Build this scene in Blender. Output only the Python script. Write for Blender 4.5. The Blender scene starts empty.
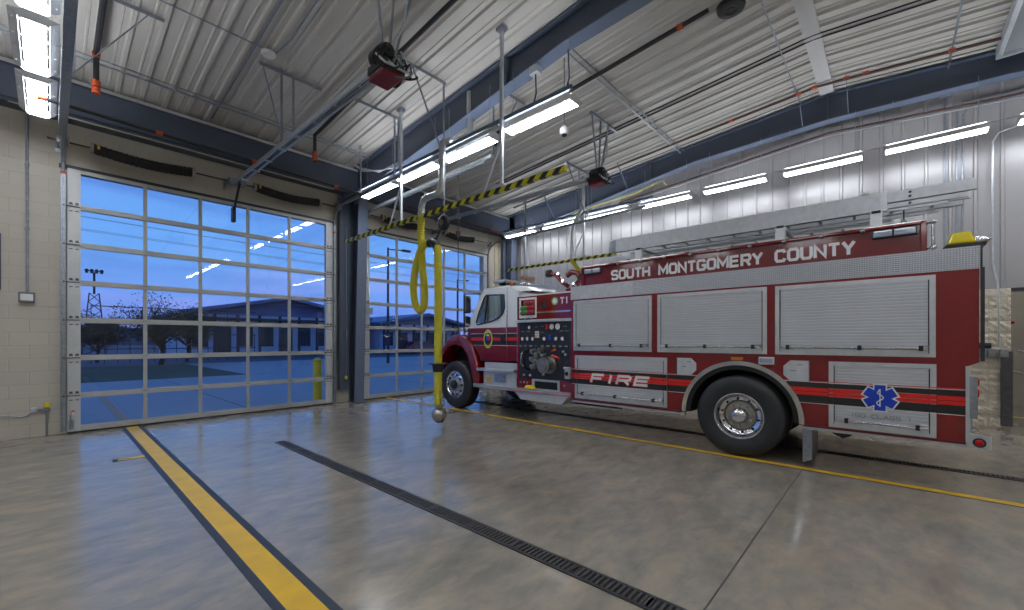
import bpy, bmesh, math, random
from mathutils import Vector, Matrix
random.seed(7)
R = math.radians
C = bpy.context.scene.collection

# ------------------------------------------------------------------ materials
def lin(c):
    return tuple((v/12.92 if v <= .04045 else ((v+.055)/1.055)**2.4) for v in [x/255 for x in c])
MATS = {}
def mat(name, rgb, rough=.5, metal=0., noise=0., nscale=6., bump=0., bscale=40., coat=0., emit=None, estr=1., spec=.5, rvar=0.):
    m = bpy.data.materials.new(name); m.use_nodes = True
    nt = m.node_tree; b = nt.nodes['Principled BSDF']
    col = lin(rgb)+(1,)
    b.inputs['Base Color'].default_value = col
    b.inputs['Roughness'].default_value = rough
    b.inputs['Metallic'].default_value = metal
    b.inputs['Coat Weight'].default_value = coat
    b.inputs['Coat Roughness'].default_value = .08
    b.inputs['Specular IOR Level'].default_value = spec
    if emit:
        b.inputs['Emission Color'].default_value = lin(emit)+(1,)
        b.inputs['Emission Strength'].default_value = estr
    tc = nt.nodes.new('ShaderNodeTexCoord')
    if noise:
        n = nt.nodes.new('ShaderNodeTexNoise'); n.inputs['Scale'].default_value = nscale; n.inputs['Detail'].default_value = 6
        nt.links.new(tc.outputs['Object'], n.inputs['Vector'])
        mr = nt.nodes.new('ShaderNodeMapRange'); mr.inputs['From Min'].default_value = .3; mr.inputs['From Max'].default_value = .7
        mr.inputs['To Min'].default_value = 1-noise; mr.inputs['To Max'].default_value = 1+noise
        nt.links.new(n.outputs['Fac'], mr.inputs['Value'])
        mx = nt.nodes.new('ShaderNodeVectorMath'); mx.operation = 'SCALE'
        mx.inputs[0].default_value = col[:3]
        nt.links.new(mr.outputs['Result'], mx.inputs['Scale'])
        nt.links.new(mx.outputs['Vector'], b.inputs['Base Color'])
        if rvar:
            m2 = nt.nodes.new('ShaderNodeMapRange'); m2.inputs['To Min'].default_value = max(0, rough-rvar); m2.inputs['To Max'].default_value = rough+rvar
            nt.links.new(n.outputs['Fac'], m2.inputs['Value']); nt.links.new(m2.outputs['Result'], b.inputs['Roughness'])
    if bump:
        n2 = nt.nodes.new('ShaderNodeTexNoise'); n2.inputs['Scale'].default_value = bscale; n2.inputs['Detail'].default_value = 4
        nt.links.new(tc.outputs['Object'], n2.inputs['Vector'])
        bp = nt.nodes.new('ShaderNodeBump'); bp.inputs['Strength'].default_value = bump; bp.inputs['Distance'].default_value = .01
        nt.links.new(n2.outputs['Fac'], bp.inputs['Height']); nt.links.new(bp.outputs['Normal'], b.inputs['Normal'])
    MATS[name] = m
    return m

def mix_col(nt, fac, a, b):
    n = nt.nodes.new('ShaderNodeMix'); n.data_type = 'RGBA'
    for s, v in ((n.inputs[0], fac), (n.inputs[6], a), (n.inputs[7], b)):
        if isinstance(v, bpy.types.NodeSocket): nt.links.new(v, s)
        elif isinstance(v, (int, float)): s.default_value = v
        else: s.default_value = lin(v)+(1,)
    return n.outputs[2]
def ramp(nt, fac, stops):
    r = nt.nodes.new('ShaderNodeValToRGB'); e = r.color_ramp.elements
    while len(e) < len(stops): e.new(.5)
    for k, (p, c) in enumerate(stops):
        e[k].position = p; e[k].color = (lin(c)+(1,)) if isinstance(c, tuple) else (c, c, c, 1)
    nt.links.new(fac, r.inputs[0]); return r.outputs[0]
def noise(nt, vec, scale, detail=5, rough=.5, dist=0.):
    n = nt.nodes.new('ShaderNodeTexNoise'); n.inputs['Scale'].default_value = scale; n.inputs['Detail'].default_value = detail
    n.inputs['Roughness'].default_value = rough; n.inputs['Distortion'].default_value = dist
    nt.links.new(vec, n.inputs['Vector']); return n.outputs['Fac']
def mapping(nt, src, scale=(1, 1, 1), rot=(0, 0, 0)):
    m = nt.nodes.new('ShaderNodeMapping'); m.inputs['Scale'].default_value = scale; m.inputs['Rotation'].default_value = rot
    nt.links.new(src, m.inputs['Vector']); return m.outputs[0]

mat('white_paint', (222, 224, 226), .45)
mat('lamp_white', (235, 237, 240), .4)
mat('red_paint', (116, 6, 18), .16, coat=.8, noise=.05, nscale=3)
mat('red_dark', (92, 20, 26), .3, coat=.4)
mat('maroon', (128, 30, 46), .35)
mat('cab_white', (214, 217, 220), .18, coat=.6)
mat('black_rubber', (30, 31, 33), .7, noise=.2, nscale=30, bump=.2, bscale=60)
mat('tire_rubber', (38, 40, 43), .55, noise=.15, nscale=8, bump=.15, bscale=40)
mat('black_plastic', (22, 23, 25), .4)
mat('black_decal', (34, 33, 34), .35)
mat('black_steel', (40, 41, 46), .45, noise=.2)
mat('panel_black', (42, 46, 54), .32, noise=.15, nscale=20)
mat('shutter_silver', (184, 187, 192), .42, metal=.2, noise=.04, nscale=4)
mat('aluminium', (196, 199, 203), .36, metal=.55, noise=.08, nscale=10)
mat('brushed_plate', (188, 191, 196), .42, metal=.3, noise=.1, nscale=14)
mat('chrome', (214, 216, 220), .14, metal=1.)
mat('dull_chrome', (170, 168, 162), .28, metal=.95, noise=.15, nscale=30)
mat('galvanised', (150, 158, 168), .38, metal=.8, noise=.15, nscale=25)
mat('galv_white', (196, 202, 208), .36, metal=.6, noise=.1, nscale=20)
mat('beam_blue', (70, 79, 96), .42, noise=.1, nscale=2)
mat('beam_blue_light', (98, 110, 132), .42, noise=.05, nscale=2)
mat('yellow_hose', (190, 182, 40), .5, noise=.06, nscale=12)
mat('yellow_paint', (216, 172, 36), .42, noise=.12, nscale=5, rvar=.1)
mat('bollard_yellow', (240, 206, 36), .45)
mat('amber_lens', (214, 196, 10), .12, coat=.5)
mat('orange_lens', (214, 110, 14), .2, coat=.5)
mat('red_lens', (190, 20, 28), .15, coat=.6)
mat('red_decal', (204, 34, 30), .3)
mat('white_decal', (218, 218, 220), .35)
mat('grey_decal', (120, 122, 128), .4)
mat('blue_decal', (18, 60, 176), .35)
mat('orange_coupling', (196, 84, 44), .5, noise=.2, nscale=30)
mat('brown_pipe', (74, 52, 46), .5, noise=.15)
mat('dark_edge', (44, 52, 66), .55, noise=.15, nscale=9)
mat('grey_pad', (120, 122, 128), .6)
mat('door_alum', (192, 195, 197), .45, metal=.25, noise=.05, nscale=6)
mat('door_rail', (172, 174, 172), .45, metal=.2, noise=.06, nscale=6)
mat('spring_cover', (40, 36, 36), .75, noise=.3, nscale=18, bump=.6, bscale=50)
mat('grate_iron', (66, 64, 66), .6, noise=.3, nscale=30)
mat('void_black', (10, 10, 11), .8)
mat('duct', (180, 184, 188), .3, metal=.7, noise=.12, nscale=14)
mat('green_hose', (112, 168, 104), .7, noise=.15, nscale=40)
mat('pink_hose', (196, 52, 74), .7, noise=.15, nscale=40)
mat('cable_yellow', (200, 196, 96), .5)
mat('lens_clear', (146, 154, 172), .12, coat=.5)
mat('tan', (150, 118, 96), .6)
mat('seat_grey', (70, 74, 80), .8)
mat('guard_steel', (92, 92, 96), .35, metal=.7, noise=.2, nscale=12)
mat('bark', (40, 34, 32), .9); mat('leaf', (30, 44, 34), .9, noise=.3, nscale=8)
mat('grass_blade', (36, 58, 34), .95, noise=.35, nscale=2.5)
mat('far_hill', (44, 50, 66), .95, noise=.15, nscale=.3)
mat('ext_wall', (170, 178, 196), .8, noise=.1); mat('ext_roof', (96, 108, 140), .6); mat('ext_dark', (36, 40, 52), .5)
mat('ext_red', (120, 34, 44), .7); mat('asphalt', (62, 66, 78), .8, noise=.15, nscale=1.5)
mat('car_paint', (120, 28, 36), .25, coat=.6)
mat('car_blue', (64, 74, 96), .25, coat=.6)

m = mat('lamp_glow', (255, 255, 255), .5, emit=(245, 249, 255), estr=26.)
mat('uplight_glow', (255, 255, 255), .5, emit=(245, 249, 255), estr=10.)
m = mat('lamp_wing', (238, 240, 244), .5)

mat('hub_grey', (158, 154, 146), .45, metal=.5, noise=.15, nscale=30)
mat('hose_bed_red', (106, 16, 26), .22, coat=.6)
# concrete floor
def floor_mat():
    m = bpy.data.materials.new('polished_concrete'); m.use_nodes = True; nt = m.node_tree; b = nt.nodes['Principled BSDF']
    tc = nt.nodes.new('ShaderNodeTexCoord').outputs['Object']
    n1 = noise(nt, tc, .5, 4, .5, .3); n2 = noise(nt, mapping(nt, tc, (1, 2.0, 1), (0, 0, R(48))), 2.3, 8, .66, .35); n3 = noise(nt, tc, 26, 3)
    n4 = noise(nt, mapping(nt, tc, (1, 1.6, 1), (0, 0, R(-20))), 5.5, 6, .6, .5)
    c1 = ramp(nt, n1, [(.30, (134, 132, 128)), (.7, (150, 140, 124))])
    c2 = ramp(nt, n2, [(.30, (100, 100, 100)), (.5, (136, 130, 120)), (.70, (170, 154, 128))])
    c = mix_col(nt, .55, c1, c2)
    c = mix_col(nt, ramp(nt, n4, [(.4, 0.), (.76, .35)]), c, (168, 157, 140))
    c = mix_col(nt, ramp(nt, n3, [(.66, 0.), (.85, .10)]), c, (92, 90, 88))
    nt.links.new(c, b.inputs['Base Color'])
    rr = nt.nodes.new('ShaderNodeMapRange'); rr.inputs['From Min'].default_value = .3; rr.inputs['From Max'].default_value = .7
    rr.inputs['To Min'].default_value = .10; rr.inputs['To Max'].default_value = .26
    nt.links.new(n2, rr.inputs['Value']); nt.links.new(rr.outputs[0], b.inputs['Roughness'])
    bp = nt.nodes.new('ShaderNodeBump'); bp.inputs['Strength'].default_value = .06; bp.inputs['Distance'].default_value = .02
    nt.links.new(noise(nt, tc, 5, 3), bp.inputs['Height']); nt.links.new(bp.outputs[0], b.inputs['Normal'])
    b.inputs['Specular IOR Level'].default_value = .62
    MATS['floor'] = m
floor_mat()

def block_mat(name, c_a, c_b, mortar, axis, rough_face=0., bw=.406, bh=.203):
    m = bpy.data.materials.new(name); m.use_nodes = True; nt = m.node_tree; b = nt.nodes['Principled BSDF']
    tc = nt.nodes.new('ShaderNodeTexCoord').outputs['Object']
    sp = nt.nodes.new('ShaderNodeSeparateXYZ'); nt.links.new(tc, sp.inputs[0])
    cb = nt.nodes.new('ShaderNodeCombineXYZ'); nt.links.new(sp.outputs[axis], cb.inputs[0]); nt.links.new(sp.outputs[2], cb.inputs[1])
    br = nt.nodes.new('ShaderNodeTexBrick'); br.inputs['Scale'].default_value = 1.
    br.inputs['Brick Width'].default_value = bw; br.inputs['Row Height'].default_value = bh
    br.inputs['Mortar Size'].default_value = .005; br.inputs['Mortar Smooth'].default_value = .6
    br.inputs['Color1'].default_value = lin(c_a)+(1,); br.inputs['Color2'].default_value = lin(c_b)+(1,); br.inputs['Mortar'].default_value = lin(mortar)+(1,)
    nt.links.new(cb.outputs[0], br.inputs['Vector'])
    n = noise(nt, tc, 3., 5)
    nt.links.new(mix_col(nt, ramp(nt, n, [(.4, 0.), (.7, .25)]), br.outputs['Color'], mortar), b.inputs['Base Color'])
    b.inputs['Roughness'].default_value = .62
    bp = nt.nodes.new('ShaderNodeBump'); bp.inputs['Strength'].default_value = .5; bp.inputs['Distance'].default_value = .006; bp.invert = True
    nt.links.new(br.outputs['Fac'], bp.inputs['Height'])
    b2 = nt.nodes.new('ShaderNodeBump'); b2.inputs['Strength'].default_value = 1. if rough_face else .15; b2.inputs['Distance'].default_value = .05*rough_face if rough_face else .003
    nt.links.new(noise(nt, tc, 9 if rough_face else 70, 6, .65, .8 if rough_face else 0), b2.inputs['Height']); nt.links.new(bp.outputs[0], b2.inputs['Normal'])
    nt.links.new(b2.outputs[0], b.inputs['Normal'])
    MATS[name] = m
block_mat('cmu', (188, 183, 172), (184, 179, 168), (174, 168, 156), 0)
block_mat('splitface', (228, 220, 202), (222, 213, 194), (196, 186, 166), 1, 1.)
mat('beige_smooth', (186, 178, 160), .6, noise=.03, nscale=3)
mat('liner', (164, 163, 165), .36, metal=.25, noise=.03, nscale=1.5)
mat('ceiling_liner', (194, 191, 186), .40, metal=.12, noise=.04, nscale=1.)
mat('ridge_white', (196, 196, 196), .5)

def diamond_mat():
    m = bpy.data.materials.new('treadplate'); m.use_nodes = True; nt = m.node_tree; b = nt.nodes['Principled BSDF']
    tc = nt.nodes.new('ShaderNodeTexCoord').outputs['Object']
    sp = nt.nodes.new('ShaderNodeSeparateXYZ'); nt.links.new(tc, sp.inputs[0])
    def w(k):
        a = nt.nodes.new('ShaderNodeMath'); a.operation = 'MULTIPLY_ADD'; a.inputs[1].default_value = k; nt.links.new(sp.outputs[1], a.inputs[0]); nt.links.new(sp.outputs[2], a.inputs[2])
        q = nt.nodes.new('ShaderNodeMath'); q.operation = 'MULTIPLY'; q.inputs[1].default_value = 150; nt.links.new(a.outputs[0], q.inputs[0])
        s_ = nt.nodes.new('ShaderNodeMath'); s_.operation = 'SINE'; nt.links.new(q.outputs[0], s_.inputs[0]); return s_.outputs[0]
    p = nt.nodes.new('ShaderNodeMath'); p.operation = 'MULTIPLY'; nt.links.new(w(1.), p.inputs[0]); nt.links.new(w(-1.), p.inputs[1])
    bp = nt.nodes.new('ShaderNodeBump'); bp.inputs['Strength'].default_value = .7; bp.inputs['Distance'].default_value = .004
    nt.links.new(p.outputs[0], bp.inputs['Height']); nt.links.new(bp.outputs[0], b.inputs['Normal'])
    nt.links.new(ramp(nt, p.outputs[0], [(.0, (158, 160, 166)), (.6, (186, 188, 194))]), b.inputs['Base Color'])
    b.inputs['Metallic'].default_value = .55; b.inputs['Roughness'].default_value = .35
    MATS['treadplate'] = m
diamond_mat()

def stripe_mat():
    m = bpy.data.materials.new('hazard_stripes'); m.use_nodes = True; nt = m.node_tree; b = nt.nodes['Principled BSDF']
    tc = nt.nodes.new('ShaderNodeTexCoord').outputs['Object']
    sp = nt.nodes.new('ShaderNodeSeparateXYZ'); nt.links.new(tc, sp.inputs[0])
    a = nt.nodes.new('ShaderNodeMath'); a.operation = 'ADD'; nt.links.new(sp.outputs[1], a.inputs[0]); nt.links.new(sp.outputs[2], a.inputs[1])
    q = nt.nodes.new('ShaderNodeMath'); q.operation = 'MULTIPLY'; q.inputs[1].default_value = 1/.215; nt.links.new(a.outputs[0], q.inputs[0])
    f = nt.nodes.new('ShaderNodeMath'); f.operation = 'FRACT'; nt.links.new(q.outputs[0], f.inputs[0])
    g = nt.nodes.new('ShaderNodeMath'); g.operation = 'GREATER_THAN'; g.inputs[1].default_value = .5; nt.links.new(f.outputs[0], g.inputs[0])
    nt.links.new(mix_col(nt, g.outputs[0], (206, 200, 28), (26, 27, 30)), b.inputs['Base Color']); b.inputs['Roughness'].default_value = .45
    MATS['hazard'] = m
stripe_mat()

def glass_mat(name, tint, refl=1.6):
    m = bpy.data.materials.new(name); m.use_nodes = True; nt = m.node_tree; nt.nodes.clear()
    o = nt.nodes.new('ShaderNodeOutputMaterial'); t = nt.nodes.new('ShaderNodeBsdfTransparent'); g = nt.nodes.new('ShaderNodeBsdfGlossy')
    g.inputs['Roughness'].default_value = .01; t.inputs[0].default_value = lin(tint)+(1,)
    fr = nt.nodes.new('ShaderNodeFresnel'); ge = nt.nodes.new('ShaderNodeNewGeometry'); io = nt.nodes.new('ShaderNodeMapRange'); io.inputs['To Min'].default_value = 1.5; io.inputs['To Max'].default_value = 1/1.5
    nt.links.new(ge.outputs['Backfacing'], io.inputs['Value']); nt.links.new(io.outputs[0], fr.inputs[0])
    mu = nt.nodes.new('ShaderNodeMath'); mu.operation = 'MULTIPLY'; mu.inputs[1].default_value = refl; mu.use_clamp = True
    nt.links.new(fr.outputs[0], mu.inputs[0])
    mx = nt.nodes.new('ShaderNodeMixShader'); nt.links.new(mu.outputs[0], mx.inputs[0]); nt.links.new(t.outputs[0], mx.inputs[1]); nt.links.new(g.outputs[0], mx.inputs[2])
    nt.links.new(mx.outputs[0], o.inputs[0]); MATS[name] = m
glass_mat('pane_glass', (246, 249, 254), 1.0)
glass_mat('cab_glass', (236, 243, 245), 1.0)

# ------------------------------------------------------------------ mesh builder
class B:
    def __init__(s): s.bm = bmesh.new()
    def _v(s, pts): return [s.bm.verts.new(p) for p in pts]
    def box(s, x0, x1, y0, y1, z0, z1, bev=0., seg=2):
        b2 = s.bm if not bev else bmesh.new()
        v = [b2.verts.new(p) for p in [(x0,y0,z0),(x1,y0,z0),(x1,y1,z0),(x0,y1,z0),(x0,y0,z1),(x1,y0,z1),(x1,y1,z1),(x0,y1,z1)]]
        for f in ((0,3,2,1),(4,5,6,7),(0,1,5,4),(1,2,6,5),(2,3,7,6),(3,0,4,7)): b2.faces.new([v[i] for i in f])
        if bev:
            bmesh.ops.recalc_face_normals(b2, faces=b2.faces)
            bmesh.ops.bevel(b2, geom=list(b2.edges), offset=bev, segments=seg, affect='EDGES', profile=.5)
            s.merge(b2)
        return s
    def merge(s, b2, M=None):
        if M is not None: bmesh.ops.transform(b2, matrix=M, verts=b2.verts)
        me = bpy.data.meshes.new('t'); b2.to_mesh(me); s.bm.from_mesh(me); bpy.data.meshes.remove(me); b2.free(); return s
    def bar(s, p0, p1, w, h, up=(0,0,1)):
        p0, p1 = Vector(p0), Vector(p1); d = (p1-p0).normalized(); u = Vector(up)
        if abs(d.dot(u)) > .98: u = Vector((1,0,0))
        a = d.cross(u).normalized()*w/2; b = a.cross(d).normalized()*h/2
        v = s._v([p0-a-b,p0+a-b,p0+a+b,p0-a+b,p1-a-b,p1+a-b,p1+a+b,p1-a+b])
        for f in ((0,3,2,1),(4,5,6,7),(0,1,5,4),(1,2,6,5),(2,3,7,6),(3,0,4,7)): s.bm.faces.new([v[i] for i in f])
        return s
    def tube(s, pts, r, seg=10, cap=True):
        pts = [Vector(p) for p in pts]; n = len(pts); rr = r if isinstance(r, (list, tuple)) else [r]*n
        d0 = (pts[1]-pts[0]).normalized(); u = Vector((0,0,1)) if abs(d0.z) < .9 else Vector((1,0,0))
        a = d0.cross(u).normalized(); rings = []
        for i, p in enumerate(pts):
            d = (pts[min(i+1,n-1)]-pts[max(i-1,0)]).normalized()
            a = (a-d*a.dot(d)).normalized(); b = d.cross(a)
            rings.append(s._v([p+(a*math.cos(2*math.pi*k/seg)+b*math.sin(2*math.pi*k/seg))*rr[i] for k in range(seg)]))
        for i in range(n-1):
            for k in range(seg): s.bm.faces.new([rings[i][k], rings[i][(k+1)%seg], rings[i+1][(k+1)%seg], rings[i+1][k]])
        if cap: s.bm.faces.new(list(reversed(rings[0]))); s.bm.faces.new(rings[-1])
        return s
    def cyl(s, p0, p1, r, seg=16, r2=None): return s.tube([p0, p1], [r, r if r2 is None else r2], seg)
    def prism(s, poly, axis, a0, a1, bev=0., holes=()):
        # poly in the two other axes: axis 0 -> (y,z); 1 -> (x,z); 2 -> (x,y)
        b2 = bmesh.new()
        def P(q, a): return {0: (a, q[0], q[1]), 1: (q[0], a, q[1]), 2: (q[0], q[1], a)}[axis]
        if not holes:
            v = [b2.verts.new(P(q, a0)) for q in poly]; f = [b2.faces.new(v)]
        else:
            es = []
            for L in [poly]+list(holes):
                v = [b2.verts.new(P(q, a0)) for q in L]; es += [b2.edges.new((v[i], v[(i+1)%len(v)])) for i in range(len(v))]
            bmesh.ops.triangle_fill(b2, edges=es, use_beauty=True)
            f = list(b2.faces)
        g = bmesh.ops.extrude_face_region(b2, geom=f)
        d = Vector(P((0,0), a1-a0)); bmesh.ops.translate(b2, verts=[e for e in g['geom'] if isinstance(e, bmesh.types.BMVert)], vec=d)
        bmesh.ops.recalc_face_normals(b2, faces=b2.faces)
        if bev:
            es = [e for e in b2.edges if len(e.link_faces) == 2 and e.calc_face_angle(0) > .35]
            bmesh.ops.bevel(b2, geom=es, offset=bev, segments=3, affect='EDGES', profile=.5, clamp_overlap=True)
        return s.merge(b2)
    def ring(s, c, r0, r1, a0, a1, axis, d0, d1, n=40):
        pts = [(c[0]+r1*math.cos(a0+(a1-a0)*i/n), c[1]+r1*math.sin(a0+(a1-a0)*i/n)) for i in range(n+1)]
        pts += [(c[0]+r0*math.cos(a1-(a1-a0)*i/n), c[1]+r0*math.sin(a1-(a1-a0)*i/n)) for i in range(n+1)]
        b2 = bmesh.new()
        def P(q, a): return {0: (a, q[0], q[1]), 1: (q[0], a, q[1]), 2: (q[0], q[1], a)}[axis]
        A = [b2.verts.new(P(q, d0)) for q in pts]; D = [b2.verts.new(P(q, d1)) for q in pts]; N = 2*n+2
        for i in range(n):
            b2.faces.new([A[i], A[i+1], A[N-2-i], A[N-1-i]]); b2.faces.new([D[i], D[N-1-i], D[N-2-i], D[i+1]])
        for i in range(N): b2.faces.new([A[i], D[i], D[(i+1)%N], A[(i+1)%N]])
        bmesh.ops.recalc_face_normals(b2, faces=b2.faces); return s.merge(b2)
    def lathe(s, prof, c, axis=0, seg=48):
        # prof: list of (offset along axis, radius)
        c = Vector(c); ax = [Vector((1,0,0)),Vector((0,1,0)),Vector((0,0,1))]; d = ax[axis]; a = ax[(axis+1)%3]; b = ax[(axis+2)%3]
        rings = []
        for o, r in prof:
            rings.append(s._v([c+d*o+(a*math.cos(2*math.pi*k/seg)+b*math.sin(2*math.pi*k/seg))*max(r, 1e-4) for k in range(seg)]))
        for i in range(len(prof)-1):
            for k in range(seg): s.bm.faces.new([rings[i][k], rings[i][(k+1)%seg], rings[i+1][(k+1)%seg], rings[i+1][k]])
        return s
    def ball(s, c, r, sc=(1,1,1), u=16, v=10):
        b2 = bmesh.new(); bmesh.ops.create_uvsphere(b2, u_segments=u, v_segments=v, radius=r)
        return s.merge(b2, Matrix.Translation(c) @ Matrix.Diagonal((*sc, 1)))
    def grid(s, us, vs, fn):
        V = [[s.bm.verts.new(fn(u, v)) for v in vs] for u in us]
        for i in range(len(us)-1):
            for j in range(len(vs)-1): s.bm.faces.new([V[i][j], V[i+1][j], V[i+1][j+1], V[i][j+1]])
        return s
    def obj(s, name, material, parent=None, smooth=False, label=None, cat=None, group=None, kind=None, recalc=True):
        if recalc: bmesh.ops.recalc_face_normals(s.bm, faces=s.bm.faces)
        origin = Vector((0,0,0))
        if parent is not None:
            p = parent
            while p is not None: origin += p.location; p = p.parent
        else:
            co = [v.co for v in s.bm.verts]
            if co and kind != 'structure':
                origin = Vector(((min(v.x for v in co)+max(v.x for v in co))/2, (min(v.y for v in co)+max(v.y for v in co))/2, min(v.z for v in co)))
        if origin.length: bmesh.ops.translate(s.bm, verts=s.bm.verts, vec=-origin)
        me = bpy.data.meshes.new(name); s.bm.to_mesh(me); s.bm.free()
        me.materials.append(MATS[material] if isinstance(material, str) else material)
        if smooth:
            for p in me.polygons: p.use_smooth = True
            me.set_sharp_from_angle(angle=R(35))
        o = bpy.data.objects.new(name, me); C.objects.link(o)
        if parent is not None: o.parent = parent
        else: o.location = origin
        tag(o, label, cat, group, kind); return o

def tag(o, label=None, cat=None, group=None, kind=None):
    if label: o['label'] = label
    if cat: o['category'] = cat
    if group: o['group'] = group
    if kind: o['kind'] = kind
    return o
def thing(name, label, cat, loc, group=None, kind=None):
    o = bpy.data.objects.new(name, None); o.empty_display_size = .1; C.objects.link(o); o.location = loc
    return tag(o, label, cat, group, kind)
KIDS = {}
def children(o): return [c for c in bpy.data.objects if c.parent == o]
def copy_tree(o, parent=None):
    c = o.copy(); C.objects.link(c); c.parent = parent
    for ch in children(o): copy_tree(ch, c)
    return c
def copy_thing(o, loc, label):
    c = copy_tree(o); c.location = loc; c['label'] = label; return c

def text_mesh(body, size_h, width, off=.0, thick=.004, shear=0.):
    cu = bpy.data.curves.new('txt', 'FONT'); cu.body = body; cu.size = 1.; cu.offset = off; cu.extrude = 0.; cu.resolution_u = 3; cu.shear = shear; cu.space_character = 1.08
    o = bpy.data.objects.new('txt', cu); C.objects.link(o)
    dg = bpy.context.evaluated_depsgraph_get(); dg.update(); me = bpy.data.meshes.new_from_object(o.evaluated_get(dg))
    bm = bmesh.new(); bm.from_mesh(me); bpy.data.objects.remove(o); bpy.data.curves.remove(cu); bpy.data.meshes.remove(me)
    xs = [v.co.x for v in bm.verts]; ys = [v.co.y for v in bm.verts]
    x0, x1, y0, y1 = min(xs), max(xs), min(ys), max(ys)
    for v in bm.verts: v.co = Vector(((v.co.x-x0)/(x1-x0)*width, (v.co.y-y0)/(y1-y0)*size_h, 0))
    g = bmesh.ops.extrude_face_region(bm, geom=list(bm.faces)); bmesh.ops.translate(bm, verts=[e for e in g['geom'] if isinstance(e, bmesh.types.BMVert)], vec=(0,0,thick))
    bmesh.ops.recalc_face_normals(bm, faces=bm.faces)
    return bm
def side_text(body, y_left, y_right, z0, z1, X, off=0., shear=0., thick=.003):
    """lettering on a plane facing -X; reads from +Y to -Y"""
    bm = text_mesh(body, z1-z0, y_left-y_right, off, thick, shear)
    M = Matrix(((0,0,-1,X),(-1,0,0,y_left),(0,1,0,z0),(0,0,0,1)))
    b = B(); b.merge(bm, M); return b
GL = {
 'S': [[(1,.82),(.86,1),(.14,1),(0,.86),(0,.64),(.14,.52),(.86,.5),(1,.38),(1,.14),(.86,0),(.14,0),(0,.18)]],
 'O': [[(.5,0),(.82,0),(1,.18),(1,.82),(.82,1),(.18,1),(0,.82),(0,.18),(.18,0),(.5,0)]],
 'U': [[(0,1.08),(0,.2),(.18,0),(.82,0),(1,.2),(1,1.08)]], 'T': [[(-.06,1),(1.06,1)],[(.5,1),(.5,-.08)]],
 'H': [[(0,1.08),(0,-.08)],[(1,1.08),(1,-.08)],[(0,.5),(1,.5)]], 'M': [[(0,-.08),(0,1.0),(.5,.25),(1,1.0),(1,-.08)]],
 'N': [[(0,-.08),(0,1.0),(1,0),(1,1.08)]], 'G': [[(1,.8),(.84,1),(.16,1),(0,.82),(0,.18),(.16,0),(.84,0),(1,.16),(1,.46),(.55,.46)]],
 'E': [[(1,1),(0,1),(0,0),(1,0)],[(0,.52),(.92,.52)]], 'R': [[(0,-.08),(0,1),(.84,1),(1,.86),(1,.6),(.84,.46),(0,.46)],[(.55,.46),(1,-.08)]],
 'Y': [[(-.04,1.06),(.5,.45),(1.04,1.06)],[(.5,.45),(.5,-.08)]], 'C': [[(1,.78),(.84,1),(.16,1),(0,.82),(0,.18),(.16,0),(.84,0),(1,.22)]],
 'F': [[(1,1),(0,1),(0,-.08)],[(0,.5),(.86,.5)]], 'I': [[(.5,1.08),(.5,-.08)]], 'L': [[(0,1.08),(0,0),(1,0)]], 'A': [[(-.04,-.06),(.42,1),(.58,1),(1.04,-.06)],[(.2,.32),(.8,.32)]],
 '1': [[(.2,.8),(.55,1),(.55,-.08)]]}
ADV = {'I': .35, 'M': 1.25, '1': .6, ' ': .85, 'T': .95}
def block_text(body, y_left, y_right, z0, z1, X, sw=.2, shear=0., thick=.003, grow=0.):
    """squared bold capitals on a plane facing -X, reading from +Y to -Y; sw = stroke width over height"""
    h = z1-z0; s_ = sw*h; gap = .20+sw*1.0
    tot = sum(ADV.get(c, 1.) + gap for c in body)-gap
    unit = (abs(y_left-y_right)-s_)/tot; x = 0; b = B(); e = 0
    for c in body:
        a = ADV.get(c, 1.)
        for pl in GL.get(c, []):
            P = [((x+q[0]*a)*unit+s_/2, (min(max(q[1], 0), 1) if 0 <= q[1] <= 1 else q[1])*(h-s_)+s_/2) for q in pl]
            P = [(u+shear*v, min(max(v, 0), h)) for u, v in P]
            w_ = s_/2+grow; n = len(P); Lf, Rt = [], []
            for i, p in enumerate(P):
                d0 = Vector(P[i])-Vector(P[i-1]) if i else Vector(P[1])-Vector(P[0]); d1 = Vector(P[i+1])-Vector(P[i]) if i < n-1 else d0
                d0.normalize(); d1.normalize(); n0 = Vector((-d0.y, d0.x)); n1 = Vector((-d1.y, d1.x)); m_ = (n0+n1); m_.normalize(); k = w_/max(.45, m_.dot(n0))
                g = (-d0*grow if i == 0 else (d0*grow if i == n-1 else Vector((0, 0))))
                Lf.append(Vector(p)+m_*k+g); Rt.append(Vector(p)-m_*k+g)
            e += 1; xo = X-thick-.00012*(e % 7)
            vl = [b.bm.verts.new((xo, y_left-p.x, z0+p.y)) for p in Lf]; vr = [b.bm.verts.new((xo, y_left-p.x, z0+p.y)) for p in Rt]
            wl = [b.bm.verts.new((X, y_left-p.x, z0+p.y)) for p in Lf]; wr = [b.bm.verts.new((X, y_left-p.x, z0+p.y)) for p in Rt]
            for i in range(n-1):
                b.bm.faces.new([vl[i], vl[i+1], vr[i+1], vr[i]]); b.bm.faces.new([vl[i], wl[i], wl[i+1], vl[i+1]]); b.bm.faces.new([vr[i], vr[i+1], wr[i+1], wr[i]])
            b.bm.faces.new([vl[0], vr[0], wr[0], wl[0]]); b.bm.faces.new([vl[-1], wl[-1], wr[-1], vr[-1]])
        x += a+gap
    return b
def arc(c, r, a0, a1, n, f): return [f(c[0]+r*math.cos(a0+(a1-a0)*i/n), c[1]+r*math.sin(a0+(a1-a0)*i/n)) for i in range(n+1)]

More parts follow.
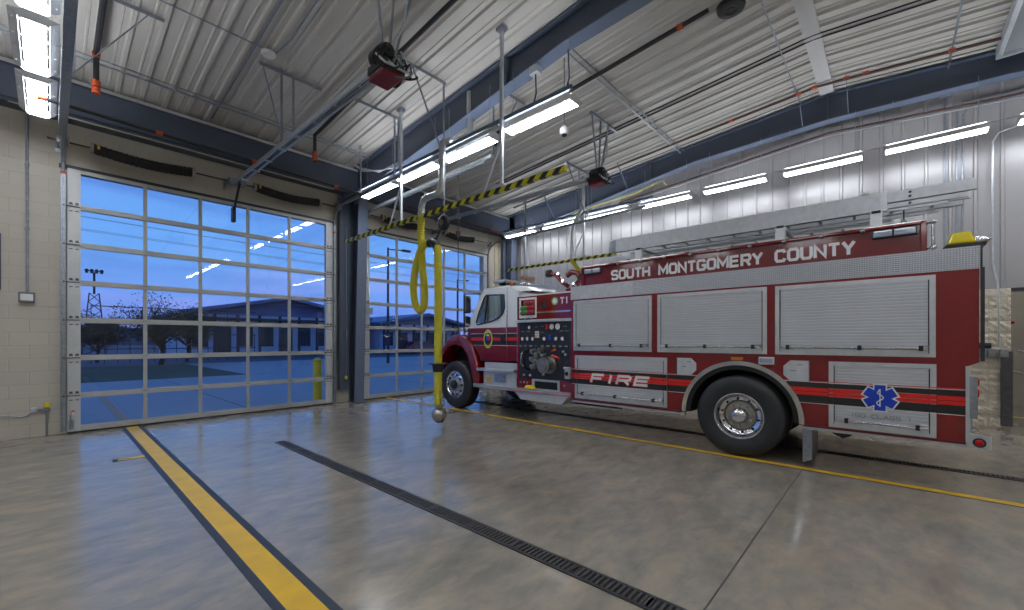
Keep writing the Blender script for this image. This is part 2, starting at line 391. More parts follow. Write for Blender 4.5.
# ------------------------------------------------------------------ camera
YAW = .8349
cam = bpy.data.cameras.new('camera'); cam.sensor_width = 36; cam.lens = 36*419.6/1024; cam.shift_y = 35.4/1024; cam.clip_start = .05; cam.clip_end = 600
co = bpy.data.objects.new('camera', cam); C.objects.link(co); co.location = (0,0,1.5); co.rotation_euler = (R(90), 0, -YAW)
bpy.context.scene.camera = co

# ------------------------------------------------------------------ building shell
YW, XR, XL, YB = 9.87, 10.75, -6.2, -7.7       # front wall face, right wall, left wall, back wall
RIDGE = .95
def roof(y): return 6.42-.085*abs(y-RIDGE)
D1, D2, DH = (.27, 4.43), (5.37, 9.52), 4.25
tag(B().box(-6.4, 11.0, -7.9, 9.98, -.15, 0).obj('floor', 'floor', kind='structure'), 'polished grey and tan concrete floor of the engine bay')
# front wall with openings
fw = B()
for a, c in ((-6.2, -5.4), (-1.2, D1[0]), (D1[1], D2[0]), (D2[1], 10.75)): fw.box(a, c, YW, YW+.2, 0, DH)
fw.box(-6.2, 10.75, YW, YW+.2, DH, 5.75)
fw.obj('wall_front', 'cmu', kind='structure')
# beige metal panel right of the second door
b = B().box(9.75, 10.28, YW-.03, YW, 0, 5.1)
for x in (9.98, 10.17): b.box(x, x+.025, YW-.05, YW-.03, 0, 5.1)
b.obj('trim_1', 'beige_smooth', kind='structure')
# right wall: ribbed metal liner above a split-face block wainscot
prof = []
y = YB
while y < YW:
    prof += [(y, 0), (y+.20, 0), (y+.212, -.028), (y+.248, -.028), (y+.26, 0)]
    y += .3048
prof = [p for p in prof if p[0] <= YW]+[(YW, 0)]
WZ = 2.37
b = B(); vv = [[b.bm.verts.new((XR+dx, yy, z)) for (yy, dx) in prof] for z in (WZ, 6.6)]
for i in range(len(prof)-1): b.bm.faces.new([vv[0][i], vv[0][i+1], vv[1][i+1], vv[1][i]])
b.box(XR+.02, XR+.2, YB, YW, WZ, 6.6)
b.obj('wall_right', 'liner', kind='structure', recalc=False)
DO = (-2.75, -1.46)    # opening in the right wall
b = B()
def rough_panel(y0, y1):
    n, k = max(2, int((y1-y0)/.05)), 44
    ys = [y0+(y1-y0)*i/n for i in range(n+1)]; zs = [WZ*j/k for j in range(k+1)]
    def fn(y_, z_):
        cz = (z_/.203) % 1; cy = ((y_+(.203 if int(z_/.203) % 2 else 0))/.406) % 1
        e = min(cz, 1-cz)*.203; e2 = min(cy, 1-cy)*.406
        d = .034*min(1, e/.03)*min(1, e2/.03)*(.35+1.1*random.random())
        return (XR-.03-d, y_, z_)
    b.grid(ys, zs, fn)
rough_panel(DO[1], YW); rough_panel(YB, DO[0])
b.box(XR-.03, XR+.2, DO[1], YW, 0, WZ); b.box(XR-.03, XR+.2, YB, DO[0], 0, WZ)
b.obj('trim_2', 'splitface', kind='structure', recalc=False)['label'] = 'split-face tan block base of the right wall'
B().box(XR-.05, XR+.2, DO[0], DO[1], WZ-.05, WZ).obj('trim_3', 'black_steel', kind='structure')
B().box(XL-.2, XL, YB, YW, 0, 6.6).obj('wall_left', 'cmu', kind='structure')
B().box(XL, XR, YB-.2, YB, 0, 6.6).obj('wall_back', 'beige_smooth', kind='structure')
# room seen through the opening in the right wall
B().box(XR+.25, 16, -6, 2, -.15, 0).obj('floor', 'floor', kind='structure')
b = B().box(15.0, 15.15, -6, 2, 0, 5.9); b.box(XR+.2, 15, 2, 2.15, 0, 5.9); b.box(XR+.2, 15, -6.15, -6, 0, 5.9); b.box(XR+.2, 15.1, -6, 2, 6.4, 6.5)
b.obj('wall_side_room', 'beige_smooth', kind='structure')
B().box(12.6, 12.7, -5.5, 1.8, 0, .004).obj('floor_line', 'yellow_paint', kind='structure', label='yellow line on the floor beyond the side opening')
# ceiling liner
prof = []; x = XL
while x < XR:
    prof += [(x, 0), (x+.135, 0), (x+.145, -.012), (x+.165, -.012), (x+.175, 0), (x+.225, 0), (x+.245, -.036), (x+.285, -.036)]
    x += .3048
prof = [p for p in prof if p[0] < XR]+[(XR, 0)]
b = B(); ys = (YB, RIDGE, YW+.1)
vv = [[b.bm.verts.new((xx, yy, roof(yy)+dz)) for (xx, dz) in prof] for yy in ys]
for j in (0, 1):
    for i in range(len(prof)-1): b.bm.faces.new([vv[j][i], vv[j][i+1], vv[j+1][i+1], vv[j+1][i]])
b.obj('ceiling', 'ceiling_liner', kind='structure', recalc=False)
b = B()
for y0, y1 in ((YB-.2, RIDGE), (RIDGE, YW+.3)):
    b.prism([(y0, roof(y0)+.05), (y1, roof(y1)+.05), (y1, roof(y1)+.2), (y0, roof(y0)+.2)], 0, XL-.2, XR+.2)
b.obj('roof', 'white_paint', kind='structure')
# ridge closure strip
b = B(); b.prism([(RIDGE-.11, roof(RIDGE-.11)-.045), (RIDGE, roof(RIDGE)-.05), (RIDGE+.11, roof(RIDGE+.11)-.045), (RIDGE+.11, roof(RIDGE)), (RIDGE-.11, roof(RIDGE))], 0, XL, XR)
b.obj('trim_4', 'ridge_white', kind='structure')['label'] = 'white ridge strip running across the ceiling'
# eave strip and eave beam over the doors
b = B().box(XL, XR, YW-.33, YW-.27, 5.07, 5.52); b.box(XL, XR, YW-.36, YW-.1, 5.52, 5.54); b.box(XL, XR, YW-.36, YW-.1, 5.05, 5.07)
b.obj('steel_beam', 'beam_blue', kind='structure', label='blue grey steel eave beam above the two glazed doors')
B().box(XL, XR, YW-.3, YW, 5.545, 5.62).obj('trim_5', 'ridge_white', kind='structure')
B().box(XL, XR, YW-.31, YW-.02, 5.0, 5.05).obj('trim_6', 'beam_blue', kind='structure')
# rafters with tapering webs
BOT = [(9.35, 4.86), (8.3, 5.10), (6.14, 5.37), (4.6, 5.60), (3.5, 5.76), (RIDGE, 5.86)]
def bot(y): 
    y = RIDGE+abs(y-RIDGE)
    for (y1, z1), (y0, z0) in zip(BOT, BOT[1:]):
        if y >= y0: return z0+(z1-z0)*(y-y0)/(y1-y0)
    return BOT[-1][1]
def rafter(cx, label):
    t = thing('steel_rafter', label, None, (cx, RIDGE, 6.0), kind='structure')
    ys = [9.6, 9.35, 8.3, 6.14, 4.6, 3.5, RIDGE, -1.4, -2.5, -4.04, -6.2, -7.25, -7.5]
    poly = [(y, bot(y)) for y in ys]+[(y, roof(y)-.02) for y in (-7.5, RIDGE, 9.6)]
    B().prism(poly, 0, cx-.008, cx+.008).obj('web', 'beam_blue', t)
    b = B()
    for y0, y1 in zip(ys, ys[1:]): b.bar((cx, y0, bot(y0)), (cx, y1, bot(y1)), .22, .018)
    b.obj('bottom_flange', 'beam_blue_light', t)
    b = B()
    for y0, y1 in ((9.6, RIDGE), (RIDGE, -7.5)): b.bar((cx, y0, roof(y0)-.045), (cx, y1, roof(y1)-.045), .22, .016)
    b.obj('top_flange', 'beam_blue', t)
    for y0 in (4.6, RIDGE): B().box(cx-.1, cx+.1, y0-.008, y0+.008, bot(y0), roof(y0)-.05).obj('stiffener', 'beam_blue', t)
    # column, tapered, inner flange leaning into the room
    c = thing('steel_column', label.replace('rafter', 'column').replace('spanning', 'carrying'), None, (cx, 9.6, 0), kind='structure')
    B().prism([(9.80, 0), (9.54, 0), (9.33, 4.86), (9.33, 5.6), (9.80, 5.6)], 0, cx-.008, cx+.008).obj('web', 'beam_blue', c)
    B().bar((cx, 9.54, 0), (cx, 9.33, 4.88), .24, .018, (0,1,0)).obj('inner_flange', 'beam_blue_light', c)
    B().box(cx-.12, cx+.12, 9.79, 9.808, 0, 5.6).obj('outer_flange', 'beam_blue', c)
    B().box(cx-.16, cx+.16, 9.45, 9.84, 0, .025).obj('base_plate', 'beam_blue', c)
    return t
rafter(5.03, 'blue grey tapered steel rafter spanning between the two truck bays')
rafter(10.42, 'blue grey tapered steel rafter spanning beside the right wall')
rafter(-.75+-.0-.15, 'blue grey tapered steel rafter at the left edge') if False else None
# second (deep) flange plate of the column by the right wall
B().box(10.3, 10.7, 9.72, 9.76, 0, 5.0).obj('steel_plate', 'beam_blue_light', kind='structure')

# floor joints, painted lines, trench drains
b = B(); b.box(-6, XR-.1, .770, .779, 0, .002); b.obj('floor_joint', 'grate_iron', kind='structure', label='saw-cut joint crossing the concrete floor')
DECAL = (.89, 1.05)
t = thing('floor_line', 'wide yellow floor line with dark borders running from the glazed door beside the camera', 'floor marking', (.97, 4, 0), kind='structure')
B().box(.89, 1.047, -5, 9.78, 0, .003).obj('painted_stripe', 'yellow_paint', t)
B().box(.835, .885, -5, 9.78, 0, .003).obj('dark_border', 'dark_edge', t); B().box(1.05, 1.10, -5, 9.78, 0, .003).obj('dark_border', 'dark_edge', t)
B().box(.58, .834, 7.12, 7.23, 0, .004).obj('painted_tick', 'yellow_paint', t)
b = B().box(.53, .579, 7.08, 7.26, 0, .003); b.box(.58, .834, 7.23, 7.25, 0, .003); b.box(.58, .834, 7.10, 7.12, 0, .003); b.obj('dark_border', 'dark_edge', t)
t = thing('floor_line', 'narrow yellow floor line running alongside the fire engine', 'floor marking', (5.95, 4, 0), kind='structure')
B().box(5.885, 5.995, -6, 9.78, 0, .003).obj('painted_stripe', 'yellow_paint', t)
B().box(5.86, 5.884, -6, 9.78, 0, .003).obj('dark_border', 'dark_edge', t); B().box(5.996, 6.02, -6, 9.78, 0, .003).obj('dark_border', 'dark_edge', t)
def drain(x0, y0, y1, label):
    t = thing('trench_drain', label, 'floor drain', (x0+.06, y0, 0))
    w = .125
    B().box(x0, x0+w, y0, y1, .0005, .0035).obj('dark_plate', 'void_black', t)  # flat black plate stands for the shaded depth under the grate
    b = B().box(x0-.012, x0+.012, y0, y1, .001, .008); b.box(x0+w-.012, x0+w+.012, y0, y1, .001, .008); b.box(x0, x0+w, y1-.01, y1+.01, .001, .008)
    b.obj('frame', 'black_steel', t)
    b = B(); y = y0
    while y < y1-.02:
        b.box(x0+.012, x0+w-.012, y, y+.017, .003, .009); y += .036
        if int(y/.036) % 14 == 0: b.box(x0+.012, x0+w-.012, y-.012, y+.03, .003, .009)
    b.obj('grate', 'grate_iron', t)
drain(2.24, -5.5, 6.72, 'long trench drain grate crossing the open floor in front of the camera')
drain(6.95, -5.5, 9.0, 'trench drain grate running beneath the fire engine')

# ------------------------------------------------------------------ sectional glazed doors
def sectional(name, x0, x1, label):
    t = thing(name, label, None, ((x0+x1)/2, YW, 0), kind='structure')
    Y0, Y1 = 9.80, 9.845; gl, gr = x0+.15, x1-.15
    n = 5; pw = (gr-gl)/n; H = 4.27; rows = 7; rh = H/rows
    for a, c in ((x0, gl), (gr, x1)): B().box(a, c, Y0, Y1, .03, H).obj('stile', 'door_alum', t)
    for i in range(rows+1):
        z = i*rh
        if i == 0: B().box(gl, gr, Y0, Y1, .03, .12).obj('rail', 'door_rail', t)
        elif i == rows: B().box(gl, gr, Y0, Y1, H-.06, H).obj('rail', 'door_rail', t)
        else:
            b = B().box(gl, gr, Y0, Y1, z-.045, z+.04); b.box(gl+.12, gr-.1, Y0-.03, Y0, z-.042, z-.002); b.obj('rail', 'door_rail', t)
    for j in range(1, n):
        x = gl+j*pw; b = B()
        for i in range(rows): b.box(x-.027, x+.027, Y0+.003, Y1-.003, i*rh+(.12 if i == 0 else .04), (i+1)*rh-(.06 if i == rows-1 else .045))
        b.obj('mullion', 'door_rail', t)
    B().box(gl, gr, Y0+.02, Y0+.024, .1, H-.05).obj('glazing', 'pane_glass', t)
    # hinges: end hinges in pairs, intermediate hinges at the mullions
    for i in range(1, rows):
        z = i*rh
        for xc, sg in ((x0+.075, 1), (x1-.075, -1)):
            b = B()
            for dx in (-.035, .035):
                for dz in (-.05, .045):
                    b.prism([(xc+dx-.024, z+dz-.016), (xc+dx+.024, z+dz-.016), (xc+dx+.016, z+dz+.022 if dz > 0 else z+dz-.03), (xc+dx-.016, z+dz+.022 if dz > 0 else z+dz-.03)], 1, Y0-.008, Y0)
            b.cyl((xc-.13, Y0-.02, z), (xc+.07, Y0-.02, z), .009, 8); b.cyl((xc-sg*.115-.012, Y0-.02, z), (xc-sg*.115+.012, Y0-.02, z), .022, 12)
            b.obj('hinge', 'guard_steel', t)
    for j in range(1, n):
        for i in range(1, 6):
            x = gl+j*pw; B().box(x-.04, x+.04, Y0-.012, Y0-.002, i*rh-.012, i*rh+.022).obj('hinge', 'galvanised', t)
    B().box(x0, x1, Y0-.004, Y1, 0, .03).obj('bottom_seal', 'black_rubber', t)
    b = B().box(x0-.09, x1+.09, Y0+.0, YW+.02, H, H+.05); b.obj('head_seal', 'black_steel', t)
    # tracks: vertical, curve, horizontal run into the room
    for xc, sg in ((x0-.045, -1), (x1+.045, 1)):
        b = B().box(xc-.03, xc+.03, YW-.12, YW-.015, 0, 4.05) if False else B()
        w = .028
        b.box(xc-w, xc+w, 9.765, 9.772, .05, 4.2); b.box(xc+sg*w-.003, xc+sg*w+.003, 9.765, 9.86, .05, 4.2)
        b.obj('angle', 'galvanised', t)
        pts = [(xc, 9.79, .08), (xc, 9.79, 4.22)]+[(xc, 9.79-.42*(1-math.cos(a)), 4.22+.42*math.sin(a)) for a in [R(15*k) for k in range(1, 7)]]+[(xc, 5.4, 4.70)]
        B().tube(pts, .027, 8).obj('track', 'galvanised', t)
        B().bar((xc+sg*.03, 9.3, 4.66), (xc+sg*.03, 4.4 if sg > 0 else 5.2, 4.74), .045, .06).obj('track_angle', 'galv_white', t)
    return t
d1 = sectional('door_1', .20, 4.50, 'glazed overhead door nearest the bare concrete floor')
d2 = sectional('door_2', 5.30, 9.60, 'glazed overhead door in front of the fire engine')
sectional('door_3', -5.45, -1.15, 'glazed overhead door of the bay behind the lamps')
b = B(); b.bar((.14, 9.35, 4.66), (.14, -.2, 4.74), .09, .11); b.obj('track_angle', 'galvanised', d1)
B().box(4.63, 4.86, 9.70, 9.80, .32, 4.95).obj('steel_post', 'beam_blue', kind='structure', label='blue grey steel box post between the doors, stopping above the floor')
# pull rope and lower bracket details on the left stile of door 1
b = B().box(.215, .275, 9.785, 9.80, .07, .22); b.cyl((.235, 9.78, .12), (.235, 9.78, .3), .008, 8); b.obj('bottom_bracket', 'galvanised', d1)
B().box(.245, .285, 9.796, 9.80, .3, .37).obj('warning_sticker', 'red_decal', d1)['label'] = 'small red and white sticker'
B().box(.248, .282, 9.794, 9.797, .3, .345).obj('sticker_face', 'white_decal', d1)

# torsion shafts, springs and drums above each door
def spring_set(x0, x1, names):
    t = thing('torsion_shaft', names[0], 'door shaft', ((x0+x1)/2, 9.62, 4.62))
    B().cyl((x0-.22, 9.62, 4.62), (x1+.1, 9.62, 4.62), .014, 10).obj('shaft', 'brown_pipe', t, smooth=True)
    for xc in (x0-.03, x1+.03):
        B().lathe([(-.05,.02),(-.05,.075),(-.035,.075),(-.03,.06),(.02,.06),(.03,.085),(.05,.085),(.05,.02)], (xc, 9.62, 4.62), 0, 20).obj('cable_drum', 'dull_chrome', t, smooth=True)
    for xc in (x0-.1, (x0+x1)/2, x1+.11):
        b = B().box(xc-.006, xc+.006, 9.57, YW, 4.57, 4.67); b.box(xc-.03, xc+.03, YW-.012, YW, 4.5, 4.74); b.cyl((xc-.02, 9.62, 4.62), (xc+.02, 9.62, 4.62), .04, 14); b.obj('bearing_bracket', 'galvanised', t)
    for (a, c, nm) in names[1:]:
        b = B(); n = 60
        pts = [(a+(c-a)*i/n, 9.62, 4.62-.055*math.sin(math.pi*i/n)*(1)) for i in range(n+1)]
        rr = [.082+.006*math.sin(i*2.1)+random.uniform(-.003, .003) for i in range(n+1)]
        b.tube(pts, rr, 16); s = b.obj('torsion_spring', 'spring_cover', t, smooth=True, label=nm)
        for xc in (a, c): B().lathe([(-.02,.03),(-.02,.088),(.02,.088),(.03,.05),(.03,.015)], (xc, 9.62, 4.62), 0, 18).obj('end_cone', 'dull_chrome', s, smooth=True)
        B().box(a+.06, a+.09, 9.535, 9.60, 4.60, 4.66).obj('yellow_tag', 'bollard_yellow', s)['label'] = 'small yellow tag'
    return t
spring_set(.20, 4.5, ['dark shaft with cable drums running above the wider-seen glazed door', (.47, 1.80, 'dark sleeved torsion spring above the near end of the first glazed door'), (2.82, 4.12, 'dark sleeved torsion spring above the far end of the first glazed door, by the column')])
spring_set(5.3, 9.6, ['dark shaft with cable drums running above the door facing the fire engine', (5.7, 6.85, 'dark sleeved torsion spring behind the yellow hose, above the second door'), (7.7, 8.85, 'dark sleeved torsion spring above the second door, toward the right wall')])

# ------------------------------------------------------------------ lamps
def make_lamp(label, loc, group):
    t = thing('strip_light', label, 'ceiling light', loc, group)
    L = .61; x, y, z = loc
    b = B(); b.prism([(x-.055, z+.03), (x+.055, z+.03), (x+.05, z+.12), (x-.05, z+.12)], 1, y-L, y+L)
    b.obj('housing', 'lamp_white', t)
    B().box(x-.045, x+.045, y-L+.02, y+L-.02, z+.121, z+.129).obj('upper_tube', 'uplight_glow', t)
    b = B(); b.prism([(x-.085, z), (x+.085, z), (x+.065, z+.028), (x-.065, z+.028)], 1, y-L+.01, y+L-.01)
    b.obj('lens', 'lamp_glow', t)
    for sg in (-1, 1):
        b = B(); b.prism([(x+sg*.112, z+.022), (x+sg*.108, z+.027), (x+sg*.174, z+.075), (x+sg*.178, z+.07)], 1, y-L, y+L); b.obj('reflector_wing', 'lamp_wing', t)
    for q in range(4):
        yy = y-L+.12+q*(2*L-.24)/3; B().box(x-.16, x+.16, yy-.006, yy+.006, z+.04, z+.05).obj('cross_brace', 'lamp_white', t)
    for sg in (-1, 1):
        b = B(); b.prism([(x-.095, z+.0), (x+.095, z+.0), (x+.178, z+.072), (x+.10, z+.08), (x+.06, z+.125), (x-.06, z+.125), (x-.10, z+.08), (x-.178, z+.072)], 1, y+sg*L-.004, y+sg*L+.004); b.obj('end_plate', 'lamp_white', t)
    for yy in (y-L+.1, y+L-.1): B().cyl((x, yy, z+.12), (x, yy, roof(y)-.03), .004, 6).obj('hanger_wire', 'galvanised', t)
    return t
ORD = ['first', 'second', 'third', 'fourth', 'fifth', 'sixth', 'seventh', 'eighth', 'ninth', 'tenth', 'eleventh']
proto = None
rows = [(10.0, 4.83, [8.66-1.53*k for k in range(11)], 'white strip light by the right wall, {} lamp counted from the glazed door', 'strip lights along the right wall'),
        (4.74, 4.68, [8.12, 6.70, 5.28, 3.76, -.3, -1.8, -3.3, -4.8, -6.3], 'white strip light between the bays, {} lamp counted from the blue column', 'strip lights between the two bays'),  # lamps after the gap are unseen, added to brighten floor and truck
        (-.10, 4.70, [8.42, 7.0, 5.58, 4.1, 2.6, 1.1, -.4, -1.9, -3.4, -4.9, -6.4], 'white strip light above the bay beside the camera, {} lamp from the door wall', 'strip lights in the row at the left edge'),  # row continued out of view to brighten the floor and truck
        (-4.6, 4.70, [8.0, 5.0, 2.0, -1.0, -4.0], 'unseen white strip light added over the bay outside the frame, {} from the door wall', 'added strip lights in the unseen far row')]  # whole row is out of view, added to help light the room
for X, Z, YS, lab, grp in rows:
    for i, y in enumerate(YS):
        if proto is None: proto = make_lamp(lab.format(ORD[i]), (X, y, Z), grp)
        else:
            c = copy_thing(proto, (X, y, Z), lab.format(ORD[i])); c['group'] = grp
for x_, y_ in ((13.2, -1.2), (13.2, -3.6)): copy_thing(proto, (x_, y_, 4.3), 'unseen strip light added to brighten the room beyond the side opening, %s one' % ('nearer the doors' if y_ > -2 else 'farther'))  # copies put in to brighten the dark side room, no lamp visible there
for k in range(7):
    y_ = 8.66-1.53*k; B().cyl((10.0, y_-.62, 4.95), (10.0, y_-.91, 4.95), .007, 6).obj('lamp_cable', 'galvanised', label='short cable joining the %s and %s strip lights along the right wall' % (ORD[k], ORD[k+1]), cat='cable', group='cables between the right wall lamps')

# ------------------------------------------------------------------ dusk sky and what stands outside the doors
w = bpy.data.worlds.new('dusk_sky'); bpy.context.scene.world = w; w.use_nodes = True; nt = w.node_tree; nt.nodes.clear()
tc = nt.nodes.new('ShaderNodeTexCoord').outputs['Generated']
sp = nt.nodes.new('ShaderNodeSeparateXYZ'); nt.links.new(tc, sp.inputs[0])
grad = ramp(nt, sp.outputs[2], [(0., (112, 124, 180)), (.06, (104, 136, 204)), (.16, (98, 148, 208)), (.42, (82, 136, 204)), (1., (56, 100, 180))])
cl = noise(nt, mapping(nt, tc, (1.2, 1.2, 7.)), 1.6, 6, .55, .4)
grad = mix_col(nt, ramp(nt, cl, [(.46, 0.), (.66, .6)]), grad, (66, 98, 172))
cl2 = noise(nt, mapping(nt, tc, (1., 1., 9.)), 2.6, 5, .5, .3)
pk = nt.nodes.new('ShaderNodeMath'); pk.operation = 'MULTIPLY'
nt.links.new(ramp(nt, cl2, [(.48, 0.), (.7, .65)]), pk.inputs[0]); nt.links.new(ramp(nt, sp.outputs[2], [(.0, 1.), (.28, 0.)]), pk.inputs[1])
grad = mix_col(nt, pk.outputs[0], grad, (146, 142, 200))
bg = nt.nodes.new('ShaderNodeBackground'); nt.links.new(grad, bg.inputs[0]); bg.inputs[1].default_value = 1.55
ow = nt.nodes.new('ShaderNodeOutputWorld'); nt.links.new(bg.outputs[0], ow.inputs[0])

mat('driveway', (128, 128, 132), .55, noise=.08, nscale=.5)
B().box(-60, 300, 10.06, 21.5, -.2, -.03).obj('driveway', 'driveway', kind='structure')
B().box(-120, 300, 21.5, 34, -.2, -.03).obj('lawn', 'grass_blade', kind='structure')
B().box(-200, 300, 34, 260, -.2, -.03).obj('parking_lot', 'asphalt', kind='structure')
B().box(6.0, 60, 21.5, 34, -.1, -.02).obj('access_road', 'driveway', kind='structure')
B().box(.89, 1.05, 10.1, 17, -.03, -.026).obj('driveway_line', 'tan', kind='structure')
for x in (-3, 3, 9, 15): B().box(x, x+.03, 10.1, 21.5, -.03, -.028).obj('driveway_joint', 'asphalt', kind='structure')
t = thing('bollard', 'yellow bollard just outside the glazed door, beside the column', 'bollard', (4.43, 10.45, -.03))
b = B().lathe([(0,.0),(0,.105),(1.02,.105),(1.07,.09),(1.1,.045),(1.11,0)], (4.43, 10.45, -.03), 2, 24); b.obj('post', 'bollard_yellow', t, smooth=True)
B().lathe([(0,.108),(.03,.108)], (4.43, 10.45, .98), 2, 24).obj('band', 'yellow_paint', t)
# low gabled building across the driveway
def building(name, label, x0, x1, y0, y1, h, hr, bays, roofm='ext_roof', wallm='ext_wall'):
    t = thing(name, label, 'building', ((x0+x1)/2, y0, 0))
    B().box(x0, x1, y0, y1, 0, h).obj('wall', wallm, t)
    xm = (x0+x1)/2; b = B(); b.prism([(x0-.8, h-.1), (xm, hr), (x1+.8, h-.1), (x1+.8, h+.2), (xm, hr+.3), (x0-.8, h+.2)], 1, y0-1.2, y1+.5); b.prism([(x0, h-.1), (xm, hr), (x1, h-.1)], 1, y0+.01, y1); b.obj('roof', roofm, t)
    for k in range(bays):
        xa = x0+(x1-x0)*(k+.18)/bays; xb = x0+(x1-x0)*(k+.82)/bays
        B().box(xa, xb, y0-.05, y0+.02, 0 if k % 3 == 1 else .9, h*.72).obj('window', 'ext_dark', t)
    for k in range(bays+1):
        xa = x0+(x1-x0)*k/bays; B().box(xa-.1, xa+.1, y0-1.0, y0-.8, 0, h).obj('porch_post', 'ext_dark', t)
    B().box(x0-.4, x1+.4, y0-1.1, y0, h-.5, h-.3).obj('porch_beam', 'ext_dark', t)
    return t
building('building', 'low blue gabled building across the driveway, behind the first door', 8.2, 24.5, 46, 60, 3.9, 5.6, 9)
building('building', 'small red roofed shed at the left of the first door view', -8.0, 1.0, 75, 82, 3.2, 4.2, 3, 'ext_red', 'ext_red')
building('building', 'long pale building seen through the second door', 25.8, 38, 44, 58, 3.4, 4.6, 6)
# carport fence rails in front of the gabled building
b = B()
for k in range(16): b.box(1.8+k*.62, 1.84+k*.62, 38, 38.04, 0, 2.0 if k % 4 else 3.8)
for z in (.9, 1.9, 3.7): b.box(1.8, 11.2, 38, 38.04, z, z+.06)
b.obj('steel_fence', 'ext_dark', label='dark open rail fence standing before the gabled building', cat='fence')
# floodlight tower
t = thing('light_tower', 'tall lattice floodlight tower on the skyline', 'tower', (3.1, 60, 0))
b = B()
for sx in (-1, 1):
    b.bar((3.1+sx*.9, 60, 0), (3.1+sx*.35, 60, 6.3), .10, .10)
    for k in range(7):
        z = k*.9; u = .9-.55*z/6.3; v = .9-.55*(z+.9)/6.3; b.bar((3.1+sx*u, 60, z), (3.1-sx*v, 60, z+.9), .07, .07)
b.bar((3.1, 60, 6.2), (3.1, 60, 8.4), .18, .18); b.obj('mast', 'ext_dark', t)
b = B()
for k in range(4): b.box(2.45+k*.36, 2.67+k*.36, 59.8, 60.1, 8.3, 8.7)
b.box(2.4, 3.8, 60, 60.1, 8.5, 8.6); b.obj('lamp_head', 'ext_dark', t)
def pole(name, x, y, h, label, arm=1.2):
    t = thing(name, label, 'lamp post', (x, y, 0)); b = B(); b.tube([(x, y, 0), (x, y, h)], [.1, .06], 10); b.bar((x, y, h-.1), (x+arm, y, h), .06, .06); b.obj('pole', 'ext_dark', t)
    B().box(x+arm-.1, x+arm+.5, y-.12, y+.12, h-.06, h+.06).obj('lamp_head', 'ext_dark', t)
pole('street_lamp', 15.0, 24.6, 7.6, 'dark lamp post beyond the second door, left of the yellow hose')
pole('street_lamp', 31.5, 37, 8.5, 'distant lamp post beyond the fire engine cab')
# trees
def tree(x, y, h, label, seed, leafy=.5):
    rnd = random.Random(seed); t = thing('tree', label, 'tree', (x, y, 0), 'trees beyond the driveway')
    b = B(); b.tube([(x, y, 0), (x+.1, y, h*.25), (x, y, h*.5)], [h*.03, h*.024, h*.012], 7)
    tips = []
    for k in range(22):
        a = rnd.uniform(0, 6.28); z0 = h*rnd.uniform(.2, .5); L = h*rnd.uniform(.25, .5)
        p1 = (x+math.cos(a)*L*.5, y+math.sin(a)*L*.5, z0+L*.45); p2 = (x+math.cos(a)*L, y+math.sin(a)*L, z0+L*rnd.uniform(.5, .9))
        b.tube([(x, y, z0), p1, p2], [h*.012, h*.007, h*.002], 5); tips += [p1, p2]
        for q in range(3):
            c = rnd.uniform(-.9, .9)+a; p3 = (p1[0]+math.cos(c)*L*.45, p1[1]+math.sin(c)*L*.45, p1[2]+L*rnd.uniform(.1, .5)); b.tube([p1, p3], [h*.006, h*.002], 4); tips.append(p3)
    b.obj('trunk', 'bark', t)
    b = B(); 
    for p in tips:
        for q in range(int(60*leafy)):
            c = Vector(p)+Vector((rnd.gauss(0, .07), rnd.gauss(0, .07), rnd.gauss(0, .05)))*h
            d = Vector((rnd.uniform(-1, 1), rnd.uniform(-1, 1), rnd.uniform(-1, 1))).normalized()*h*.014; e = d.orthogonal().normalized()*h*.009
            v = b._v([c-d, c+e, c+d, c-e]); b.bm.faces.new(v)
    b.obj('foliage', 'leaf', t, recalc=False)
tree(4.6, 33, 4.3, 'bare branched tree behind the first pane column of the first door', 3, .55)
tree(6.4, 36, 3.9, 'dark bushy tree between the bare tree and the gabled building', 5, .9)
tree(2.2, 40, 3.6, 'low dark tree below the floodlight tower', 8, 1.2)
tree(38, 66, 5.8, 'round dark tree seen through the second door, left of the hose', 11, 1.6)
tree(47, 68, 5.5, 'round dark tree seen through the second door, right of the hose', 12, 1.6)
tree(30, 66, 5.4, 'dark tree behind the long pale building', 14, 1.6)
b = B(); n = 60
b.grid([-60+5*k for k in range(74)], [0, 1], lambda u, v: (u, 180+v*20, -.2+v*(5.2+2.2*math.sin(u*.06)+1.1*math.sin(u*.21)+.5*math.sin(u*.9))))
b.obj('far_hills', 'far_hill', kind='structure')
def car(x, y, m_, label, s=1):
    t = thing('parked_car', label, 'car', (x, y, 0), 'cars parked outside')
    b = B(); b.prism([(x-2.1, .35), (x-2.15, .75), (x-1.5, .9), (x-.9, 1.38), (x+.7, 1.4), (x+1.35, .95), (x+2.1, .82), (x+2.15, .35)], 1, y-.85, y+.85, .08); b.obj('body', m_, t, smooth=True)
    b = B(); b.prism([(x-1.25, .93), (x-.85, 1.3), (x+.62, 1.32), (x+1.1, .95)], 1, y-.87, y+.87); b.obj('window', 'ext_dark', t)
    for sx in (-1.35, 1.35):
        for sy in (-.8, .8): B().lathe([(-.1, .1), (-.1, .33), (.1, .33), (.1, .1)], (x+sx, y+sy, .33), 1, 18).obj('wheel', 'tire_rubber', t, smooth=True)
car(29, 41, 'car_paint', 'dark red car parked outside, left of the yellow hose')
car(33.5, 40, 'car_blue', 'blue grey car parked outside, right of the yellow hose')
for k in range(7):
    b = B(); z = 8.6+k*.9+(k % 2)*.4
    b.tube([(-40+2*q*5, 38+k*2.2, z-1.2*math.sin(math.pi*q/13)) for q in range(14)], .012, 5); b.obj('power_line', 'ext_dark', label='thin power line crossing the dusk sky, %s from the bottom' % ORD[k], cat='power line', group='power lines outside')

